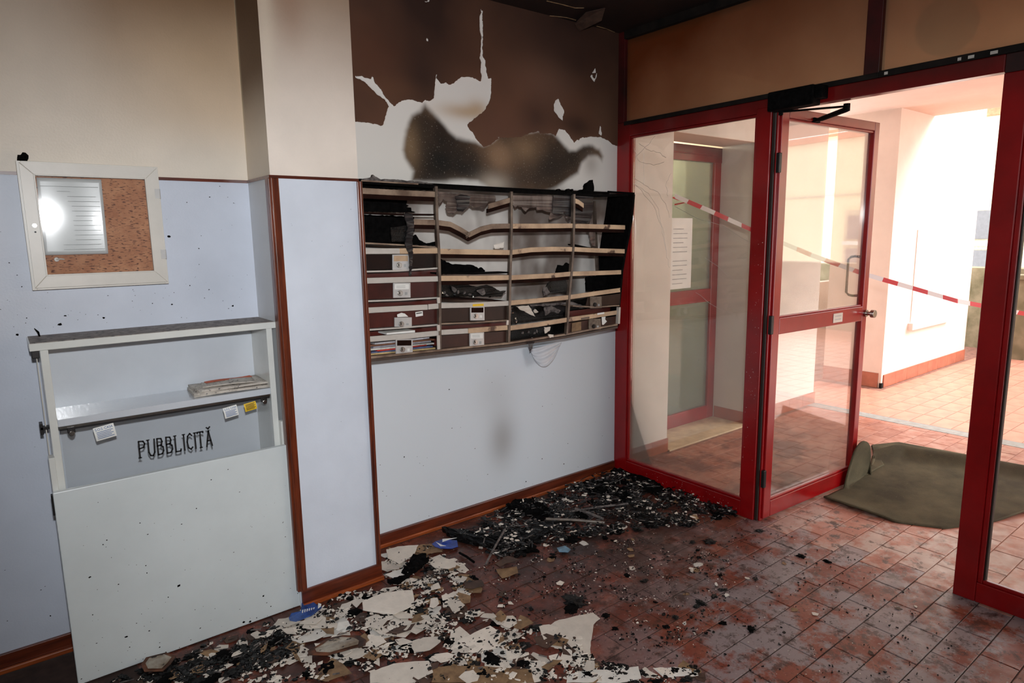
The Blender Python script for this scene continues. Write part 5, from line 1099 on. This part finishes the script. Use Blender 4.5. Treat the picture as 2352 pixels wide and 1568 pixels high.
# burnt paper with brown rim
def burnt(px, label, name='burnt_paper', mt=None):
    P = floor_poly(px); cx, cy = sum(p[0] for p in P)/len(P), sum(p[1] for p in P)/len(P); o = empty(name, label, 'burnt paper', (cx, cy, 0))
    MB().prism([Vector((x-cx, y-cy, .018+.012*noise.noise(Vector((x*15, y*15, 0))))) for x, y in P], (0, 0, .0015)).build('scorched_rim', M('scorched_rim', (122, 72, 44), rough=.7, col2=(52, 32, 22), scale=18), o)
    MB().prism([Vector(((x-cx)*.74, (y-cy)*.74, .021+.012*noise.noise(Vector((x*15, y*15, 0))))) for x, y in P], (0, 0, .0012)).build('sheet', M('scorched_sheet', (178, 172, 160), rough=.7, col2=(120, 100, 78), scale=12, spots=((40, 36, 34), 40, .62)), o); return o
burnt(zoomed([(500,960),(620,900),(700,820),(880,790),(1060,780),(1140,850),(1130,920),(960,950),(720,1010),(520,1010)], *Z8), 'curled burnt paper with scorched brown rim in the debris')
burnt(zoomed([(850,1190),(880,1150),(1000,1120),(1060,1140),(1030,1190),(980,1230),(870,1240)], 0, 1080, 2.613), 'burnt paper scrap with blue handwriting near the front panel')
# blue wrapper pieces
def wrapper(px, label, col_, wh=None, name='wrapper'):
    P = floor_poly(px); cx, cy = sum(p[0] for p in P)/len(P), sum(p[1] for p in P)/len(P); o = empty(name, label, 'wrapper', (cx, cy, 0))
    MB().prism([Vector((x-cx, y-cy, .012+.020*abs(noise.noise(Vector((x*20, y*20, 3)))))) for x, y in P], (0, 0, .002)).build('foil', M('wrapper_%d%d%d' % col_, col_, rough=.35, var=.25, scale=30), o)
    for w in wh or ():
        W_ = floor_poly(w); MB().prism([Vector((x-cx, y-cy, .031)) for x, y in W_], (0, 0, .0012)).build('white_print', m_paper, o)
    return o
wrapper(zoomed([(300,590),(330,550),(430,520),(440,440),(560,420),(610,460),(660,470),(650,510),(560,570),(380,640),(310,620)], *Z8), 'crumpled blue printed packet at the foot of the front panel', (52, 88, 160), [zoomed([(620,470),(655,480),(650,505),(618,530)], *Z8)]+[zoomed([(450+i*24, 545-i*5), (462+i*24, 542-i*5), (456+i*24, 575-i*8), (446+i*24, 578-i*8)], *Z8) for i in range(6)], 'packet')
wrapper(zoomed([(980,140),(1050,80),(1200,60),(1480,65),(1500,180),(1380,235),(1150,240),(1040,200)], 880, 1240, 8.713), 'blue and white wrapper lying against black char near the baseboard', (34, 70, 170), [zoomed([(1190,90),(1480,66),(1330,100),(1190,150)], 880, 1240, 8.713), zoomed([(1060,150),(1180,210),(1260,230),(1150,235)], 880, 1240, 8.713)])
wrapper(zoomed([(1275,665),(1330,650),(1370,680),(1350,705),(1290,695)], *Z6), 'small pale blue plastic scrap on sooty tiles', (110, 150, 176), None, 'plastic_scrap')
# rods and charred planks
def rod(a, b, r, label, mt=m_dark_metal, name='burnt_rod', za=.012, zb=.012):
    return tag(MB().tube([on_z(*a, za), on_z(*a, za).lerp(on_z(*b, zb), .5)+Vector((0, 0, .004)), on_z(*b, zb)], r, 6).build(name, mt), label, 'burnt rod')
rod(zoomed([(790,755)], *Z6)[0], zoomed([(920,520)], *Z6)[0], .006, 'grey burnt rod lying across the black char heap', m_ash, zb=.06); rod(zoomed([(1360,400)], *Z6)[0], zoomed([(1760,345)], *Z6)[0], .006, 'thin dark rod lying near the red frame corner', m_ash, zb=.03, za=.03)
rod(zoomed([(1200,450)], *Z6)[0], zoomed([(1600,475)], *Z6)[0], .008, 'pale twisted strip lying in the char under the letterboxes', m_plate_d, za=.03, zb=.03); rod(zoomed([(610,680)], *Z6)[0], zoomed([(710,745)], *Z6)[0], .006, 'short charred stick beside the blue and white wrapper', m_black)
rod(zoomed([(1400,380)], *Z6)[0], zoomed([(1590,450)], *Z6)[0], .008, 'grey ash-coated stick in the char under the letterboxes', m_ash, za=.03, zb=.03)
def slab(px, label, h=.02, z=.0, mt=m_black, name='charred_board'):
    P = floor_poly(px); cx, cy = sum(p[0] for p in P)/len(P), sum(p[1] for p in P)/len(P); Q = []
    for i, a in enumerate(P):
        b_ = P[(i+1) % len(P)]; Q.append(a); k = int(math.hypot(b_[0]-a[0], b_[1]-a[1])/.02)
        for j in range(1, k+1): t = j/(k+1); Q.append((a[0]+(b_[0]-a[0])*t+random.uniform(-.005, .005), a[1]+(b_[1]-a[1])*t+random.uniform(-.005, .005)))
    o = MB().prism([Vector((x-cx, y-cy, z+.01*abs(noise.noise(Vector((x*12, y*12, 1)))))) for x, y in Q], (0, 0, h)).build(name, mt); o.location = (cx, cy, 0)
    bm = bmesh.new(); bm.from_mesh(o.data); bmesh.ops.triangulate(bm, faces=bm.faces); bmesh.ops.subdivide_edges(bm, edges=[e for e in bm.edges if e.calc_length() > .03], cuts=2, use_grid_fill=True); bmesh.ops.triangulate(bm, faces=bm.faces); bmesh.ops.subdivide_edges(bm, edges=[e for e in bm.edges if e.calc_length() > .02], cuts=1)
    for v in bm.verts:
        w_ = noise.noise_vector(v.co*38+Vector((cx, cy, 0))); v.co += Vector((w_.x*.008, w_.y*.008, max(w_.z, -.4)*.022 if v.co.z > z+h*.5 else 0))
    bm.to_mesh(o.data); bm.free(); return tag(o, label, 'charred board', 'charred boards on the floor')
slab(zoomed([(300,720),(380,720),(400,760),(250,880),(200,920),(120,900),(210,870),(250,800)], *Z6), 'black charred board leaning over flakes by the pilaster foot', .016, .012)
slab(zoomed([(490,535),(620,545),(800,590),(1000,560),(1100,600),(900,670),(760,650),(560,600)], *Z6), 'long black charred board in the heap nearest the wrapper', .02, .004, m_black_gl)
slab(zoomed([(930,390),(990,350),(1090,360),(1190,400),(1180,440),(1000,430)], *Z6), 'black charred board standing against the baseboard', .035, 0)
slab(zoomed([(1000,560),(1200,480),(1400,470),(1330,530),(1150,600),(1020,610)], *Z6), 'glossy black charred board in the middle of the heap', .018, .004, m_black_gl)
slab(zoomed([(1450,215),(1600,200),(1800,290),(1700,330),(1500,280)], *Z6), 'charred board lying near the red frame foot', .018, .004); slab(zoomed([(1700,360),(1900,330),(1980,440),(1900,500),(1780,450)], *Z6), 'charred board lying in front of the fixed glass panel', .014, .002, m_black_gl)
slab(zoomed([(1640,140),(1760,120),(2000,250),(1980,300),(1780,250)], *Z6), 'charred board tucked along the red bottom rail', .02, .004)
# individual black clumps
CH = [lump_mesh('charred_clump', 20+i, 1, random.uniform(.55, 1), random.uniform(.22, .42), 3, .5, 1.7) for i in range(10)]
for me in CH: me.materials.append(m_black)
CG = [lump_mesh('charred_clump', 60+i, 1, random.uniform(.5, 1), random.uniform(.12, .3), 3, .6, 2.1) for i in range(8)]
for me in CG: me.materials.append(m_black_gl)
def clump(x, y, r, label, gloss=None):
    o = obj('charred_clump', random.choice(CG if (gloss if gloss is not None else random.random() < .5) else CH)); o.location = (x, y, r*.12); o.scale = (r, r, r); o.rotation_euler = (0, 0, random.random()*6.28); tag(o, label, 'charred clump', 'charred clumps on the floor')
for (px_, py_), r, lb in (((1318,1382), .045, 'biggest black clump standing alone on the red tiles'), ((1310,1400), .03, 'black clump touching the biggest lone clump'), ((932,1395), .035, 'black clump lying on the broad pale sheet'), ((1130,1520), .035, 'black clump on the tan sheet at the bottom'), ((1090,1528), .022, 'small black clump on the tan sheet'), ((1480,1335), .02, 'black clump on washed tiles before the frame'), ((1440,1322), .016, 'elongated black clump beside a pale wiped patch'),
                          ((1610,1385), .024, 'black clump of the pair on mid-floor tiles'), ((1600,1392), .018, 'second black clump of the mid-floor pair'), ((1640,1370), .018, 'small black clump near the mid-floor pair'), ((1660,1355), .018, 'black clump in the row leading to the doorway'), ((1660,1432), .016, 'black clump on a wiped patch of tiles'), ((1735,1330), .014, 'small black clump beside the white joint line'), ((1840,1278), .018, 'thin black clump nearest the mat'), ((1900,1290), .018, 'flat black clump near the mat edge'),
                          ((1630,1245), .03, 'dark clump in front of the red door post'), ((1590,1245), .018, 'small dark clump near the frame corner'), ((1745,1220), .022, 'dark clump right by the hinge post foot'), ((1780,1215), .018, 'flat dark clump by the open door foot'), ((1605,1280), .012, 'tiny dark clump on whitened tiles'), ((1530,1440), .014, 'tiny black clump beside red bare tiles'), ((1725,1445), .02, 'brownish clump on grey tiles')):
    q = on_z(px_, py_)
    if not blocked(q.x, q.y, .0): clump(q.x, q.y, r, lb)
for R_, n, r0, r1, lb in ((R_E, 80, .022, .05, 'black charred clump in the heap below the letterboxes'), (R_A, 60, .014, .032, 'black charred clump among the pale paint flakes'), (R_B, 34, .015, .034, 'black charred clump by the front panel foot'), (R_D, 16, .008, .016, 'small charred clump on sooty mid-floor tiles'), (R_C, 12, .012, .022, 'charred clump among whitish sheets at the bottom edge')):
    for x, y in sample(R_, n, .012): clump(x, y, random.uniform(r0, r1), lb)
# crumbs nobody could count
def crumbs(name, label, regs, mt, base_h, flat=True):
    s_ = MB()
    for R_, n, r0, r1, zm in regs:
        for x, y in sample(R_, n, 0., 1.):
            r = r0+(r1-r0)*random.random()**1.8; asp = random.uniform(.25, .9); ro = random.random()*6.28; cr_, sr_ = math.cos(ro), math.sin(ro); k = random.randint(4, 6); ph = random.random()*6.28; z0 = random.random()*zm; tx, ty = random.gauss(0, .15), random.gauss(0, .15); b = len(s_.v)
            pts = [(r*random.uniform(.6, 1.2)*math.cos(ph+6.283*i/k), r*asp*random.uniform(.6, 1.1)*math.sin(ph+6.283*i/k)) for i in range(k)]; pts = [(a*cr_-c_*sr_, a*sr_+c_*cr_) for a, c_ in pts]
            s_.v += [(x+a, y+c_, .0006+z0+max(0, a*tx+c_*ty)) for a, c_ in pts]+[(x+a*.8, y+c_*.8, .0006+z0+base_h*random.uniform(.5, 1.2)+max(0, a*tx+c_*ty)) for a, c_ in pts]
            s_.f.append(tuple(b+k+i for i in range(k)))
            for i in range(k): j = (i+1) % k; s_.f.append((b+i, b+j, b+k+j, b+k+i))
    me = bpy.data.meshes.new(name); me.from_pydata(s_.v, [], s_.f); o = obj(name, me, mt); return tag(o, label, 'debris', None, 'stuff')
WIDE = [(300,1568),(640,1425),(880,1340),(900,1260),(1060,1235),(1220,1140),(1400,1085),(1700,1190),(1800,1200),(2000,1300),(2200,1420),(2200,1568)]
crumbs('paint_crumbs', 'countless small pale paint crumbs strewn over the tiles', ((R_A, 1500, .005, .022, .012), (R_B, 300, .003, .014, .006), (R_C, 160, .003, .012, .004), (R_E, 520, .004, .024, .045), (R_D, 260, .0015, .008, .002), (WIDE, 260, .001, .005, .001)), m_flake, .0015)
crumbs('tan_crumbs', 'countless small tan and brown crumbs strewn over the tiles', ((R_A, 600, .004, .018, .012), (R_B, 300, .004, .016, .006), (R_E, 200, .004, .016, .03)), m_flake_br, .0015)
crumbs('char_crumbs', 'countless small black char crumbs strewn over the tiles', ((R_A, 1300, .003, .016, .014), (R_B, 1500, .004, .018, .008), (R_C, 400, .003, .014, .005), (R_E, 2600, .006, .026, .035), (R_D, 700, .002, .010, .002), (WIDE, 500, .0015, .007, .001), (R_F, 160, .002, .009, .001)), m_black_gl, .004)
crumbs('ash_crumbs', 'grey ash and small cinders strewn under the letterboxes', ((R_E, 1100, .002, .014, .04), (R_D, 500, .001, .006, .001), (R_B, 400, .002, .008, .006), (R_A, 300, .002, .007, .012)), m_ash, .002)
# splinters and slivers in the heap
sl = MB()
for R_, n, l0, l1, zm in ((R_E, 420, .015, .09, .045), (R_A, 70, .01, .04, .018), (R_B, 60, .01, .05, .01)):
    for x, y in sample(R_, n, .01):
        a = random.gauss(.1, .7); L_ = random.uniform(l0, l1); z = .003+random.random()*zm; d_ = Vector((math.cos(a)*L_/2, math.sin(a)*L_/2, random.gauss(0, .12)*L_/2)); p = Vector((x, y, z))
        if blocked(x+d_.x, y+d_.y, .01) or blocked(x-d_.x, y-d_.y, .01): continue
        q0, q1 = p-d_, p+d_; q0.z = max(q0.z, .003); q1.z = max(q1.z, .003); sl.bar(q0, q1, random.uniform(.002, .007), random.uniform(.001, .003))
nh = len(sl.f)//2//6*6; s2 = MB(); s2.v = sl.v; s2.f = sl.f[nh:]; sl.f = sl.f[:nh]
tag(sl.build('char_splinters', m_black_gl), 'thin black splinters tangled in the heap below the letterboxes', 'debris', None, 'stuff')
o = s2.build('ash_splinters', m_ash); tag(o, 'thin grey ash-coated splinters tangled in the heap below the letterboxes', 'debris', None, 'stuff')
print('TILES', nt_in, nt_out, 'FLAKES', nflake)
